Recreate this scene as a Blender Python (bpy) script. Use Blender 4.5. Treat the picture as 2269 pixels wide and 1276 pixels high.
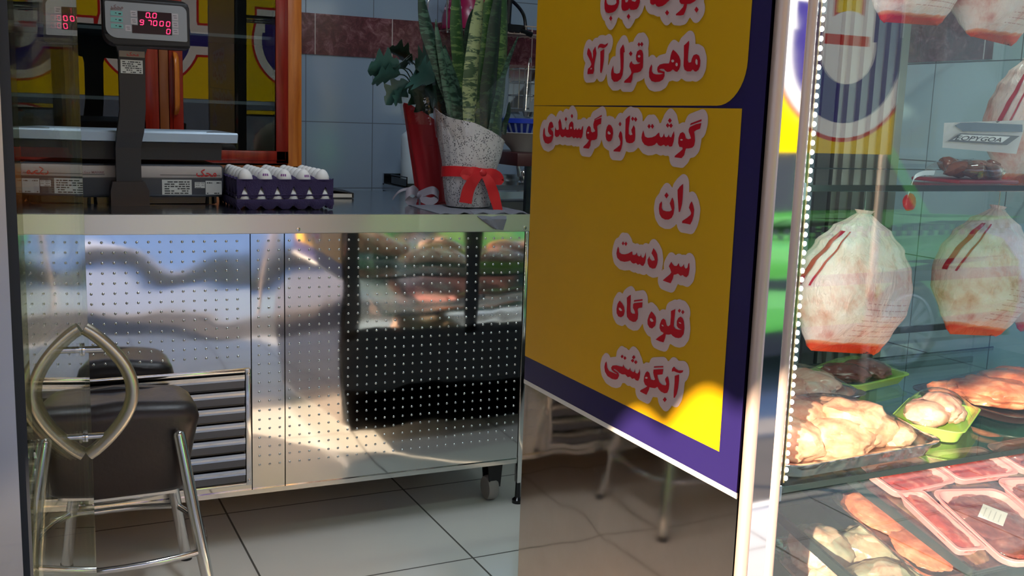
import bpy, bmesh, math, random
from math import sin, cos, pi, radians
from mathutils import Vector, Matrix, noise, Quaternion
from mathutils.geometry import tessellate_polygon

SC = bpy.context.scene
COL = SC.collection
for o in list(bpy.data.objects): bpy.data.objects.remove(o)

# ------------------------------------------------------------------ camera
EYE = 1.28
YAW, PITCH, ROLL, FOC = radians(26.23), radians(9.403), radians(1.921), 2261.3
IW, IH = 2269, 1276
_f = Vector((sin(YAW)*cos(PITCH), cos(YAW)*cos(PITCH), -sin(PITCH)))
_r = Vector((cos(YAW), -sin(YAW), 0)); _u = _r.cross(_f)
CR = _r*cos(ROLL) + _u*sin(ROLL); CU = _u*cos(ROLL) - _r*sin(ROLL); CF = _f
cam = bpy.data.cameras.new('camera'); cam_o = bpy.data.objects.new('camera', cam); COL.objects.link(cam_o)
cam.sensor_width = 36; cam.lens = 36*FOC/IW; cam.clip_start = .02; cam.clip_end = 200
cam_o.matrix_world = Matrix(((CR.x, CU.x, -CF.x, 0), (CR.y, CU.y, -CF.y, 0), (CR.z, CU.z, -CF.z, EYE), (0, 0, 0, 1)))
SC.camera = cam_o
CAM = Vector((0, 0, EYE))
def ray(x, y): return (x-IW/2)*CR - (y-IH/2)*CU + FOC*CF
def atY(x, y, Y): d = ray(x, y); return CAM + d*(Y/d.y)          # photo point met with a vertical plane of known depth
def atX(x, y, X): d = ray(x, y); return CAM + d*(X/d.x)
def atZ(x, y, Z): d = ray(x, y); return CAM + d*((Z-EYE)/d.z)

# ------------------------------------------------------------------ world, sun, exposure
SC.view_settings.view_transform = 'Standard'; SC.view_settings.look = 'None'
SC.view_settings.gamma = 1; SC.view_settings.use_curve_mapping = False
SC.view_settings.exposure = 0.0
SC.cycles.max_bounces = 10; SC.cycles.glossy_bounces = 6; SC.cycles.transparent_max_bounces = 24
SC.cycles.diffuse_bounces = 4; SC.cycles.caustics_reflective = True; SC.cycles.sample_clamp_indirect = 6
SC.cycles.use_denoising = True
W = bpy.data.worlds.new('world'); SC.world = W; W.use_nodes = True
nt = W.node_tree; nt.nodes.clear()
wo = nt.nodes.new('ShaderNodeOutputWorld'); bg = nt.nodes.new('ShaderNodeBackground')
tc = nt.nodes.new('ShaderNodeTexCoord'); sx = nt.nodes.new('ShaderNodeSeparateXYZ'); rp = nt.nodes.new('ShaderNodeValToRGB')
rp.color_ramp.elements[0].position = .0; rp.color_ramp.elements[0].color = (.78, .86, 1, 1)
rp.color_ramp.elements[1].position = .7; rp.color_ramp.elements[1].color = (.30, .52, 1, 1)
nt.links.new(tc.outputs['Generated'], sx.inputs[0]); nt.links.new(sx.outputs[2], rp.inputs[0])
nt.links.new(rp.outputs[0], bg.inputs[0]); bg.inputs[1].default_value = 2.4
nt.links.new(bg.outputs[0], wo.inputs[0])
SUN_DIR = Vector((1.25, 1, -.45)).normalized()
sl = bpy.data.lights.new('sun', 'SUN'); sl.energy = 22.0; sl.angle = radians(.6); sl.color = (1, .80, .58)
so = bpy.data.objects.new('sun', sl); COL.objects.link(so); so.location = (-8, -8, 6)
so.rotation_mode = 'QUATERNION'; so.rotation_quaternion = SUN_DIR.to_track_quat('-Z', 'Y')
def area(name, loc, sx_, sy_, power, col):
    l = bpy.data.lights.new(name, 'AREA'); l.shape = 'RECTANGLE'; l.size = sx_; l.size_y = sy_; l.energy = power; l.color = col
    o = bpy.data.objects.new(name, l); COL.objects.link(o); o.location = loc; return o
area('interior_fill_light', (.95, 2.35, 2.72), .12, 1.2, 16, (.80, .90, 1))  # added fill for the front of the shop interior, no fixture there
area('interior_fill_light', (1.6, 3.5, 2.72), .12, 1.2, 2, (.80, .90, 1))  # weaker added fill towards the back wall

area('display_fill_light', (1.85, 1.50, 2.005), 1.2, .04, 12, (1, .97, .93))  # added fill inside the cabinet to brighten the bagged chickens

# ------------------------------------------------------------------ materials
def lin(c):
    c = c/255; return c/12.92 if c <= .04045 else ((c+.055)/1.055)**2.4
def rgb(*c): return (lin(c[0]), lin(c[1]), lin(c[2]), 1)
class NT:
    def __init__(s, name):
        s.m = bpy.data.materials.new(name); s.m.use_nodes = True; s.t = s.m.node_tree; s.t.nodes.clear()
        s.out = s.n('OutputMaterial')
    def n(s, k, **kw):
        x = s.t.nodes.new('ShaderNode'+k)
        for a, b in kw.items(): setattr(x, a, b)
        return x
    def l(s, a, b): s.t.links.new(a, b)
    def set(s, inp, v):
        if hasattr(v, 'is_linked') or isinstance(v, bpy.types.NodeSocket): s.l(v, inp)
        else: inp.default_value = v
    def math(s, op, a, b=0., c=None, clamp=False):
        x = s.n('Math', operation=op, use_clamp=clamp); s.set(x.inputs[0], a); s.set(x.inputs[1], b)
        if c is not None: s.set(x.inputs[2], c)
        return x.outputs[0]
    def mix(s, f, a, b):
        x = s.n('Mix', data_type='RGBA'); s.set(x.inputs[0], f); s.set(x.inputs[6], a); s.set(x.inputs[7], b); return x.outputs[2]
    def coord(s, kind='Object', scale=(1, 1, 1)):
        t = s.n('TexCoord'); m = s.n('Mapping'); m.inputs['Scale'].default_value = scale; s.l(t.outputs[kind], m.inputs[0]); return m.outputs[0]
    def xyz(s, v): x = s.n('SeparateXYZ'); s.l(v, x.inputs[0]); return x.outputs
    def noise(s, v, scale, detail=3, rough=.5, dist=0):
        x = s.n('TexNoise'); s.l(v, x.inputs['Vector']); x.inputs['Scale'].default_value = scale; x.inputs['Detail'].default_value = detail
        x.inputs['Roughness'].default_value = rough; x.inputs['Distortion'].default_value = dist; return x.outputs[0]
    def ramp(s, f, stops, interp='LINEAR'):
        x = s.n('ValToRGB'); s.l(f, x.inputs[0]); e = x.color_ramp.elements; x.color_ramp.interpolation = interp
        while len(e) < len(stops): e.new(.5)
        for i, (p, c) in enumerate(stops): e[i].position = p; e[i].color = c if len(c) == 4 else (*c, 1)
        return x.outputs[0]
    def bump(s, h, strength, dist=.01):
        x = s.n('Bump'); x.inputs['Strength'].default_value = strength; x.inputs['Distance'].default_value = dist; s.l(h, x.inputs['Height']); return x.outputs[0]
    def bsdf(s, col, rough=.5, metal=0., normal=None, spec=.5, **kw):
        b = s.n('BsdfPrincipled'); s.set(b.inputs['Base Color'], col); s.set(b.inputs['Roughness'], rough); s.set(b.inputs['Metallic'], metal)
        b.inputs['Specular IOR Level'].default_value = spec
        if normal is not None: s.l(normal, b.inputs['Normal'])
        for k, v in kw.items(): s.set(b.inputs[k.replace('_', ' ')], v)
        s.l(b.outputs[0], s.out.inputs[0]); return b
def plain(name, col, rough=.5, metal=0., spec=.5, var=.06, bump=0, bscale=60, **kw):
    t = NT(name); v = t.coord(); nz = t.noise(v, 7, 4)
    d = tuple(max(0, c*(1-var*2)) for c in col[:3])+(1,); c = t.mix(nz, d, tuple(min(1, c*(1+var)) for c in col[:3])+(1,))
    nrm = t.bump(t.noise(v, bscale, 3), bump, .004) if bump else None
    t.bsdf(c, rough, metal, nrm, spec, **kw); return t.m
def glassy(name, tint=(1, 1, 1), base=.04, rough=0., bump=0, bscale=12):
    t = NT(name); lw = t.n('LayerWeight'); lw.inputs[0].default_value = .5
    F = t.math('MULTIPLY_ADD', t.math('POWER', lw.outputs['Facing'], 5), 1-base, base)
    tr = t.n('BsdfTransparent'); tr.inputs[0].default_value = (*tint, 1); gl = t.n('BsdfGlossy'); gl.inputs['Roughness'].default_value = rough
    gl.inputs['Color'].default_value = (1, 1, 1, 1)
    if bump:
        nb = t.bump(t.noise(t.coord(), bscale, 3), bump, .01); t.l(nb, gl.inputs['Normal']); t.l(nb, lw.inputs['Normal'])
    mx = t.n('MixShader'); t.l(F, mx.inputs[0]); t.l(tr.outputs[0], mx.inputs[1]); t.l(gl.outputs[0], mx.inputs[2]); t.l(mx.outputs[0], t.out.inputs[0])
    return t.m
def steel(name, col=(.72, .72, .71), rough=.08, wob=.25, wscale=2.2, grain=0, dirt=0, gdir=(1, 1, 60)):
    t = NT(name); v = t.coord(); h = t.noise(v, wscale, 2, .4, .6)
    if grain:
        g = t.noise(t.coord(scale=gdir), 9, 3); r = t.math('MULTIPLY_ADD', g, grain, rough)
    else: r = t.math('MULTIPLY_ADD', t.noise(v, 14, 4), .06, rough)
    c = (*col, 1)
    if dirt: c = t.mix(t.math('MULTIPLY', t.noise(v, 5, 6, .7), dirt), c, (.25, .17, .12, 1))
    t.bsdf(c, r, 1., t.bump(h, wob, .03)); return t.m
def emit(name, col, s):
    t = NT(name); e = t.n('Emission'); e.inputs[0].default_value = (*col, 1); e.inputs[1].default_value = s; t.l(e.outputs[0], t.out.inputs[0]); return t.m
def tiles(name, base, grout, ax, per, ph, ay, per2, ph2, w=.004, rough=.2, tone=.06, spec=.5):
    t = NT(name); v = t.coord(); s = t.xyz(v)
    def ln(c, p, o):
        f = t.math('FRACT', t.math('DIVIDE', t.math('SUBTRACT', c, o-50*p-w/2), p)); return t.math('LESS_THAN', f, w/p)
    g = t.math('MAXIMUM', ln(s[ax], per, ph), ln(s[ay], per2, ph2))
    nz = t.noise(v, 3, 5); b2 = tuple(c*(1-tone*2) for c in base[:3])+(1,)
    c = t.mix(g, t.mix(nz, base, b2), grout)
    t.bsdf(c, t.math('MULTIPLY_ADD', g, .5, rough), 0., t.bump(t.math('SUBTRACT', 1., g), .3, .003), spec); return t.m

# ------------------------------------------------------------------ mesh helpers
def setmi(bm, n0, mi):
    if mi:
        bm.faces.ensure_lookup_table()
        for f in bm.faces[n0:]: f.material_index = mi
def box(bm, x0, x1, y0, y1, z0, z1, mi=0, bev=0, seg=2):
    n0 = len(bm.faces)
    r = bmesh.ops.create_cube(bm, size=1, matrix=Matrix.Translation(((x0+x1)/2, (y0+y1)/2, (z0+z1)/2)) @ Matrix.Diagonal((abs(x1-x0), abs(y1-y0), abs(z1-z0), 1)))
    if bev:
        es = list({e for v in r['verts'] for e in v.link_edges}); bmesh.ops.bevel(bm, geom=es, offset=bev, segments=seg, affect='EDGES', profile=.5)
    setmi(bm, n0, mi)
def tube(bm, pts, r, seg=10, mi=0, closed=False, caps=True, flat=1.):
    n0 = len(bm.faces); pts = [Vector(p) for p in pts]; n = len(pts); rs = r if isinstance(r, (list, tuple)) else [r]*n
    rings = []; up = None
    for i, p in enumerate(pts):
        if closed: t = pts[(i+1) % n]-pts[i-1]
        else: t = pts[min(i+1, n-1)]-pts[max(i-1, 0)]
        t.normalize()
        if up is None: up = t.orthogonal().normalized()
        else: up = (up-t*up.dot(t)).normalized()
        b = t.cross(up)
        rings.append([bm.verts.new(p+(up*cos(2*pi*k/seg)+b*sin(2*pi*k/seg)*flat)*rs[i]) for k in range(seg)])
    for i in range(n if closed else n-1):
        A, B = rings[i], rings[(i+1) % n]
        for k in range(seg): bm.faces.new((A[k], A[(k+1) % seg], B[(k+1) % seg], B[k]))
    if caps and not closed: bm.faces.new(rings[0][::-1]); bm.faces.new(rings[-1])
    setmi(bm, n0, mi)
def smooth_path(P, k=8):
    P = [Vector(p) for p in P]; out = []
    for i in range(len(P)-1):
        a, b, c, d = P[max(i-1, 0)], P[i], P[i+1], P[min(i+2, len(P)-1)]
        for j in range(k):
            t = j/k; out.append(.5*((2*b)+(c-a)*t+(2*a-5*b+4*c-d)*t*t+(3*b-a-3*c+d)*t**3))
    out.append(P[-1]); return out
def lathe(bm, prof, c=(0, 0, 0), seg=24, mi=0, axis='Z', caps=True, wob=None):
    n0 = len(bm.faces); c = Vector(c); R = []
    for j, (r, z) in enumerate(prof):
        ring = []
        for k in range(seg):
            a = 2*pi*k/seg; q = r if wob is None else r*(1+wob(a, j/(len(prof)-1)))
            v = Vector((q*cos(a), q*sin(a), z))
            if axis == 'Y': v = Vector((v.x, v.z, v.y))
            if axis == 'X': v = Vector((v.z, v.x, v.y))
            ring.append(bm.verts.new(c+v))
        R.append(ring)
    for A, B in zip(R, R[1:]):
        for k in range(seg): bm.faces.new((A[k], A[(k+1) % seg], B[(k+1) % seg], B[k]))
    if caps: bm.faces.new(R[0][::-1]); bm.faces.new(R[-1])
    setmi(bm, n0, mi)
def blob(bm, c, rad, rot=(0, 0, 0), amp=.12, fr=2.2, seed=0, sub=3, mi=0, flatb=None):
    n0 = len(bm.faces); r = bmesh.ops.create_icosphere(bm, subdivisions=sub, radius=1)
    M = Matrix.Translation(c) @ Matrix.Rotation(rot[2], 4, 'Z') @ Matrix.Rotation(rot[1], 4, 'Y') @ Matrix.Rotation(rot[0], 4, 'X')
    for v in r['verts']:
        d = v.co.normalized(); s = 1+amp*noise.noise(d*fr+Vector((seed*7.3, seed*1.7, seed)))+amp*.4*noise.noise(d*fr*2.7+Vector((seed, 3, 9)))
        p = Vector((d.x*rad[0], d.y*rad[1], d.z*rad[2]))*s; v.co = M @ p
        if flatb is not None and v.co.z < flatb: v.co.z = flatb
    setmi(bm, n0, mi)
def prism(bm, poly, axis, a0, a1, mi=0):
    """extrude a 2D outline (list of pairs) along an axis between a0 and a1"""
    n0 = len(bm.faces)
    def P(p, a): return {'X': (a, p[0], p[1]), 'Y': (p[0], a, p[1]), 'Z': (p[0], p[1], a)}[axis]
    A = [bm.verts.new(P(p, a0)) for p in poly]; B = [bm.verts.new(P(p, a1)) for p in poly]; n = len(poly)
    for i in range(n): bm.faces.new((A[i], A[(i+1) % n], B[(i+1) % n], B[i]))
    for t in tessellate_polygon([[Vector((p[0], p[1], 0)) for p in poly]]):
        bm.faces.new([A[i] for i in t]); bm.faces.new([B[i] for i in t][::-1])
    setmi(bm, n0, mi)
def sheet(bm, rows, mi=0, thick=0):
    """grid of 3D points -> surface (with thickness along its normal when asked)"""
    n0 = len(bm.faces); V = [[bm.verts.new(p) for p in r] for r in rows]
    fs = [bm.faces.new((V[i][j], V[i][j+1], V[i+1][j+1], V[i+1][j])) for i in range(len(V)-1) for j in range(len(V[0])-1)]
    if thick:
        bmesh.ops.recalc_face_normals(bm, faces=fs); bmesh.ops.solidify(bm, geom=fs, thickness=thick)
    setmi(bm, n0, mi)
def strip(bm, pts, wdir, w, thick=.0012, mi=0):
    pts = [Vector(p) for p in pts]; rows = []
    for i, p in enumerate(pts):
        d = Vector(wdir[i] if isinstance(wdir, list) else wdir).normalized(); ww = w[i] if isinstance(w, (list, tuple)) else w
        rows.append([p-d*ww/2, p, p+d*ww/2])
    sheet(bm, rows, mi, thick)
def obj(name, bm, mats, parent=None, smooth=True, local=False, ang=40):
    me = bpy.data.meshes.new(name); bmesh.ops.recalc_face_normals(bm, faces=bm.faces[:]); bm.to_mesh(me); bm.free()
    for m in (mats if isinstance(mats, (list, tuple)) else [mats]): me.materials.append(m)
    o = bpy.data.objects.new(name, me); COL.objects.link(o)
    if smooth:
        me.polygons.foreach_set('use_smooth', [True]*len(me.polygons))
        bmx = bmesh.new(); bmx.from_mesh(me)
        for e in bmx.edges:
            if len(e.link_faces) == 2 and e.calc_face_angle(0) > radians(ang): e.smooth = False
        bmx.to_mesh(me); bmx.free()
    if parent is not None:
        o.parent = parent
        if parent.type == 'EMPTY' and not local: o.matrix_parent_inverse = Matrix.Translation(-Vector(parent.location))
    return o
def B(): return bmesh.new()
def tag(o, label, cat, group=None):
    o['label'] = label; o['category'] = cat
    if group: o['group'] = group
    return o
def thing(name, label, cat, loc=(0, 0, 0), group=None):
    o = bpy.data.objects.new(name, None); COL.objects.link(o); o.empty_display_size = .05; o.location = loc
    return tag(o, label, cat, group)
def struct(name, bm, m, parent=None, smooth=False):
    o = obj(name, bm, m, parent, smooth)
    if parent is None: o['kind'] = 'structure'
    return o
def dup(root, label=None):
    r = root.copy(); COL.objects.link(r)
    if label: r['label'] = label
    for ch in list(root.children):
        c = ch.copy(); COL.objects.link(c); c.parent = r; c.matrix_parent_inverse = ch.matrix_parent_inverse.copy()
        for g in list(ch.children):
            d = g.copy(); COL.objects.link(d); d.parent = c; d.matrix_parent_inverse = g.matrix_parent_inverse.copy()
    return r

# palette
M_counter = steel('polished_steel_panel', (.70, .70, .70), .025, .11, 2.0)
M_fascia = steel('brushed_steel', (.74, .73, .72), .26, .05, 3, .16, 0, (1, 1, 60))
M_top = steel('worktop_steel', (.50, .52, .55), .12, .04, 3, .12, 0, (1, 30, 1))
M_chrome = steel('chrome', (.74, .73, .72), .09, .0)
M_alu = plain('aluminium_tube', rgb(192, 170, 158), .38, .35, .5, .04)
M_sidesteel = steel('stained_steel', (.64, .55, .49), .03, .05, 2.5, 0, .45)
M_black = plain('black_plastic', rgb(22, 22, 27), .42)
M_blackgloss = plain('black_gloss', rgb(14, 14, 17), .18)
M_rubber = plain('black_rubber', rgb(24, 27, 34), .5)
M_white = plain('white_plastic', rgb(214, 212, 208), .45)
M_glass = glassy('clear_glass', (.94, .975, .965), .07)
M_doorglass = glassy('door_glass', (.92, .93, .80), .05)
M_shelfglass = glassy('shelf_glass', (.84, .93, .91), .05)
M_film = glassy('cling_film', (.97, .96, .95), .06, .06, .35, 22)
M_edge = plain('dark_glass_edge', rgb(36, 48, 48), .15)
LETTERS = [[18384,15298,18342,15173,18288,15133,18157,15112,18020,15114,17964,15146,18005,15264,17888,15264,17866,15133,17916,15048,17989,14993,18104,14967,18263,14966,18366,14997,18419,15067,18433,15170,18420,15250],[18162,14910,18093,14852,18152,14804,18221,14861],[17496,14900,17425,14841,17486,14791,17557,14850],[17781,15245,17666,15235,17632,15124,17561,15122,17476,15218,17401,15211,17403,15129,17281,15106,17221,15147,17216,15195,17116,15186,17115,15080,17153,15006,17212,14963,17303,14955,17424,14965,17474,15003,17527,14973,17639,14962,17737,14984,17777,15047],[16767,15155,16755,15041,16709,15009,16646,14994,16579,15012,16532,14966,16461,14944,16335,14950,16237,14979,16174,15011,16094,15041,16034,15091],[16176,14868,16104,14812,16166,14766,16238,14822],[15806,15071,15796,14979,15744,14939,15648,14926,15675,14879,15779,14815,15888,14773,15885,14750,15739,14735,15645,14742,15603,14792,15571,14862,15561,14924,15460,14920,15354,14942,15281,14971,15225,15019],[15269,14856,15199,14797,15258,14749,15328,14807],[19000,14317,18926,14265,18866,14202,18835,14128,18803,14078,18793,14150,18809,14248,18713,14334,18663,14193,18691,14098,18726,14002,18736,13930,18724,13845,18759,13779,18993,13776,18996,13815,18978,13888,18895,13923,18845,13976,18880,14032,18974,14121,19048,14191,19036,14258],[18506,14223,18361,14262,18354,14193,18356,14038,18384,13884,18423,13789,18458,13787,18482,13838,18489,14043],[18606,14269,18604,14335,18536,14374,18453,14373,18333,14348,18265,14366,18213,14381,18239,14329,18305,14297,18398,14280,18494,14300,18554,14303],[17639,14324,17587,14247,17565,14171,17612,14162,17593,14011,17593,13849,17604,13734,17663,13654,17782,13603,17917,13602,18014,13661,18046,13756,18031,13838,17967,13930,17958,13836,17934,13777,17819,13756,17719,13771,17689,13852,17709,14015,17742,14179,17741,14236],[17025,14193,16951,14179,16903,14110,16890,13986,16888,13852,16954,13786,17057,13764,17194,13761,17233,13725,17246,13634,17294,13572,17534,13576,17526,13611,17390,13671,17299,13738,17281,13772,17319,13830,17372,13889,17362,13946,17302,13989,17265,13943,17188,13920,17051,13924,16980,13947,17076,13959,17139,14006,17151,14086,17117,14163],[17349,14182,17279,14128,17339,14080,17409,14134],[17071,14335,17014,14290,17062,14250,17119,14295],[16971,14338,16908,14288,16961,14244,17025,14294],[16596,13904,16566,13865,16573,13776,16519,13731,16417,13712,16278,13709,16182,13723,16261,13736,16360,13744,16395,13794,16381,13848,16316,13890,16181,13905,16016,13900,15993,13955,15982,14029,15952,14103,15908,14144,15799,14086,15709,14019,15658,13943,15654,13848,15685,13785,15745,13744,15802,13751,15882,13791,15954,13755,16049,13747,16119,13770,16171,13804,16269,13812,16326,13797,16245,13773,16146,13754,16138,13678,16180,13614,16285,13578,16442,13569,16565,13594,16650,13667,16667,13757,16650,13834],[15434,14279,15420,14226,15434,14102,15435,13935,15403,13892,15332,13900,15312,13962,15273,14018,15186,14035,15104,14006,15057,13922,15058,13819,15096,13759,15163,13731,15217,13741,15265,13774,15324,13739,15433,13741,15518,13775,15556,13845,15562,14024,15580,14203,15520,14231],[20846,12633,20817,12586,20808,12478,20739,12432,20598,12425,20473,12458,20577,12485,20658,12542,20665,12625,20611,12733,20537,12770,20460,12747,20401,12649,20487,12623,20550,12622,20510,12587,20418,12548,20394,12466,20428,12371,20486,12310,20635,12266,20779,12288,20863,12357,20902,12452,20892,12560],[20327,12656,20272,12593,20185,12589,20150,12613,20187,12764,20120,12840,20052,12755,20018,12639,19978,12606,19894,12608,19851,12666,19798,12604,19703,12612,19699,12704,19657,12762,19577,12791,19508,12753,19490,12651,19456,12607,19410,12619,19379,12659,19340,12609,19283,12622,19253,12662,19219,12618,19147,12625,19118,12682,19075,12705,19074,12571,19099,12470,19163,12429,19234,12455,19312,12430,19384,12456,19451,12427,19549,12468,19641,12442,19759,12438,19858,12470,19952,12435,20038,12453,20091,12498,20148,12450,20246,12430,20328,12462,20332,12562],[19851,12884,19786,12834,19842,12781,19906,12832],[19586,12952,19526,12902,19577,12850,19638,12901],[18621,12824,18442,12864,18337,12882,18347,12758,18441,12740,18496,12706,18479,12619,18464,12522,18490,12455,18573,12420,18693,12414,18734,12381,18738,12304,18798,12235,19033,12239,19025,12271,18885,12343,18803,12412,18905,12442,18945,12508,18942,12597,18893,12676,18830,12713,18761,12678,18731,12591,18675,12576,18589,12595,18570,12617,18640,12670,18657,12746],[18621,12829,18623,12851,18487,12891,18332,12941,18323,12909,18464,12875],[18043,12753,17949,12739,17881,12676,17848,12582,17874,12485,17929,12425,18010,12408,18096,12436,18138,12509,18140,12617,18100,12704],[17571,12636,17521,12591,17488,12508,17483,12393,17512,12287,17556,12222,17808,12220,17800,12249,17664,12307,17569,12358,17555,12422,17601,12483,17640,12524,17620,12588],[17612,12816,17552,12770,17603,12722,17664,12768],[17254,12942,17252,12861,17280,12696,17269,12585,17201,12558,17127,12578,17163,12617,17179,12664,17101,12758,17048,12702,17028,12563,17040,12458,17111,12415,17230,12402,17342,12424,17390,12505,17401,12694,17407,12870,17324,12918],[17156,12924,17096,12880,17148,12835,17208,12879],[17048,12918,16983,12870,17038,12821,17103,12869],[16752,12668,16722,12617,16688,12550,16593,12530,16450,12540,16331,12572,16237,12630,16207,12637,16187,12570,16139,12549,16081,12568,16048,12630,16022,12570,15972,12554,15915,12573,15891,12618,15866,12569,15808,12559,15776,12621,15733,12677,15710,12601,15724,12491,15763,12402,15838,12388,15900,12419,15965,12389,16037,12419,16132,12388,16214,12407,16269,12450,16335,12408,16434,12382,16556,12372,16683,12395,16773,12455,16805,12523,16788,12604],[16567,12792,16505,12748,16558,12701,16620,12745],[16455,12796,16393,12750,16445,12702,16507,12748],[15888,12911,15822,12866,15878,12819,15945,12864],[15950,12820,15888,12777,15941,12732,16004,12775],[15844,12816,15778,12774,15835,12729,15901,12771],[15249,12763,15065,12815,14912,12839,14942,12738,15054,12709,15114,12681,15089,12619,15070,12524,15088,12438,15138,12399,15245,12381,15328,12377,15351,12331,15370,12255,15448,12197,15670,12203,15659,12230,15525,12302,15428,12360,15440,12392,15535,12400,15579,12463,15579,12561,15532,12644,15460,12667,15392,12637,15346,12557,15272,12544,15192,12562,15234,12625,15276,12677,15281,12720],[15252,12790,15228,12828,15088,12862,14915,12904,14912,12870,15085,12830],[16000,11367,15983,11319,15988,11248,15940,11203,15834,11193,15715,11204,15650,11235,15700,11304,15735,11351,15665,11465,15607,11401,15579,11286,15592,11167,15644,11093,15734,11049,15853,11037,15969,11060,16046,11123,16079,11220,16065,11312],[15858,11546,15784,11494,15847,11432,15921,11483],[15351,11741,15342,11655,15339,11501,15348,11365,15396,11225,15432,11217,15451,11298,15494,11489,15512,11618,15444,11682],[15060,11448,15006,11386,14969,11304,14977,11189,15008,11100,15057,11030,15195,11032,15310,11029,15306,11069,15173,11135,15067,11199,15047,11239,15083,11284,15128,11327,15103,11397],[17449,10330,17412,10283,17395,10216,17307,10193,17180,10204,17058,10238,16958,10285,16914,10296,16902,10236,16840,10233,16781,10258,16755,10300,16733,10247,16667,10228,16612,10252,16603,10298,16577,10235,16515,10221,16471,10271,16439,10347,16419,10245,16447,10131,16500,10067,16570,10068,16623,10089,16691,10062,16765,10091,16834,10065,16906,10071,16972,10107,17063,10078,17187,10052,17336,10051,17459,10098,17499,10179,17481,10263],[17274,10456,17220,10420,17266,10371,17321,10407],[17167,10463,17107,10425,17159,10373,17219,10411],[16186,10457,16115,10417,16052,10360,16022,10256,16032,10167,16082,10084,16176,10061,16284,10076,16349,10133,16366,10208,16305,10288,16291,10241,16210,10208,16116,10232,16149,10282,16243,10351],[15574,10280,15537,10248,15470,10215,15391,10227,15351,10275,15334,10287,15311,10238,15256,10225,15206,10253,15183,10288,15161,10239,15106,10216,15056,10244,15046,10307,15015,10343,14994,10232,15017,10114,15072,10064,15143,10069,15189,10088,15257,10062,15341,10092,15410,10065,15472,10051,15492,9978,15554,9878,15702,9881,15815,9890,15728,9953,15590,10043,15557,10086,15590,10134,15644,10185,15609,10238],[17291,9244,17197,9211,17111,9150,17079,9069,17105,8978,17199,8916,17310,8917,17377,8970,17389,9056,17364,9160],[16886,9432,16881,9321,16881,9181,16859,9088,16789,9069,16694,9087,16718,9136,16785,9188,16784,9263,16752,9288,16458,9358,16459,9252,16573,9224,16617,9186,16589,9096,16599,8998,16660,8933,16754,8909,16891,8921,16984,8968,17007,9061,17008,9212,17027,9349,16957,9399],[16764,9315,16757,9345,16460,9421,16457,9390],[16137,9238,16052,9207,15974,9149,15960,9069,15984,8981,16077,8911,16169,8913,16238,8962,16250,9044,16210,9146],[15355,9427,15361,9326,15374,9203,15375,9092,15317,9058,15199,9062,15117,9083,15218,9088,15281,9121,15290,9209,15246,9277,15183,9314,15115,9303,15067,9242,15039,9129,15052,9017,15119,8938,15200,8906,15300,8895,15387,8908,15441,8932,15507,8908,15610,8892,15629,8816,15672,8725,15805,8718,15940,8725,15848,8791,15714,8871,15682,8903,15780,8919,15830,8971,15829,9043,15784,9134,15727,9176,15655,9159,15602,9067,15549,9057,15492,9099,15483,9263,15493,9362,15420,9395],[15231,9455,15178,9425,15223,9377,15277,9407],[15122,9452,15069,9420,15114,9370,15167,9402],[17678,7894,17655,7839,17637,7771,17553,7718,17397,7719,17265,7722,17244,7733,17355,7742,17457,7765,17483,7807,17433,7861,17282,7902,17131,7914,17046,7928,17030,7985,16971,7928,16853,7909,16792,7935,16776,7980,16749,7922,16664,7908,16615,7931,16600,7993,16572,7918,16500,7913,16453,7959,16440,8031,16403,7959,16413,7854,16456,7780,16537,7771,16602,7796,16672,7767,16758,7792,16839,7761,16937,7795,17052,7767,17150,7773,17229,7796,17340,7811,17394,7798,17314,7775,17204,7766,17167,7716,17213,7633,17297,7597,17429,7580,17609,7596,17718,7666,17749,7756,17724,7847],[17091,8170,17031,8143,17083,8091,17144,8118],[16983,8162,16923,8136,16976,8084,17036,8110],[16667,8254,16598,8226,16659,8169,16728,8197],[16701,8173,16636,8148,16693,8096,16758,8120],[16583,8171,16518,8144,16575,8090,16639,8116],[15953,8130,15630,8218,15644,8109,15810,8060,15795,8005,15731,7932,15633,7907,15521,7924,15497,7958,15550,8022,15544,8056,15476,8117,15433,8062,15406,7981,15414,7880,15453,7798,15543,7763,15657,7767,15735,7792,15787,7829,15869,7780,15984,7762,16053,7755,16075,7687,16144,7578,16264,7581,16376,7587,16349,7622,16197,7707,16131,7752,16212,7766,16264,7822,16261,7914,16216,8004,16160,8046,16090,8035,16054,7965,16019,7917,15922,7924,15877,7952,15920,7997,15956,8067],[15943,8169,15940,8194,15632,8276,15629,8248],[15526,7696,15458,7664,15517,7598,15586,7630],[15248,8178,15116,8235,15110,8120,15122,7976,15154,7848,15209,7763,15242,7760,15248,7878,15241,8044],[15353,8234,15345,8291,15287,8348,15230,8318,15138,8308,14990,8345,15012,8300,15089,8266,15187,8258,15278,8258]]
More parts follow.
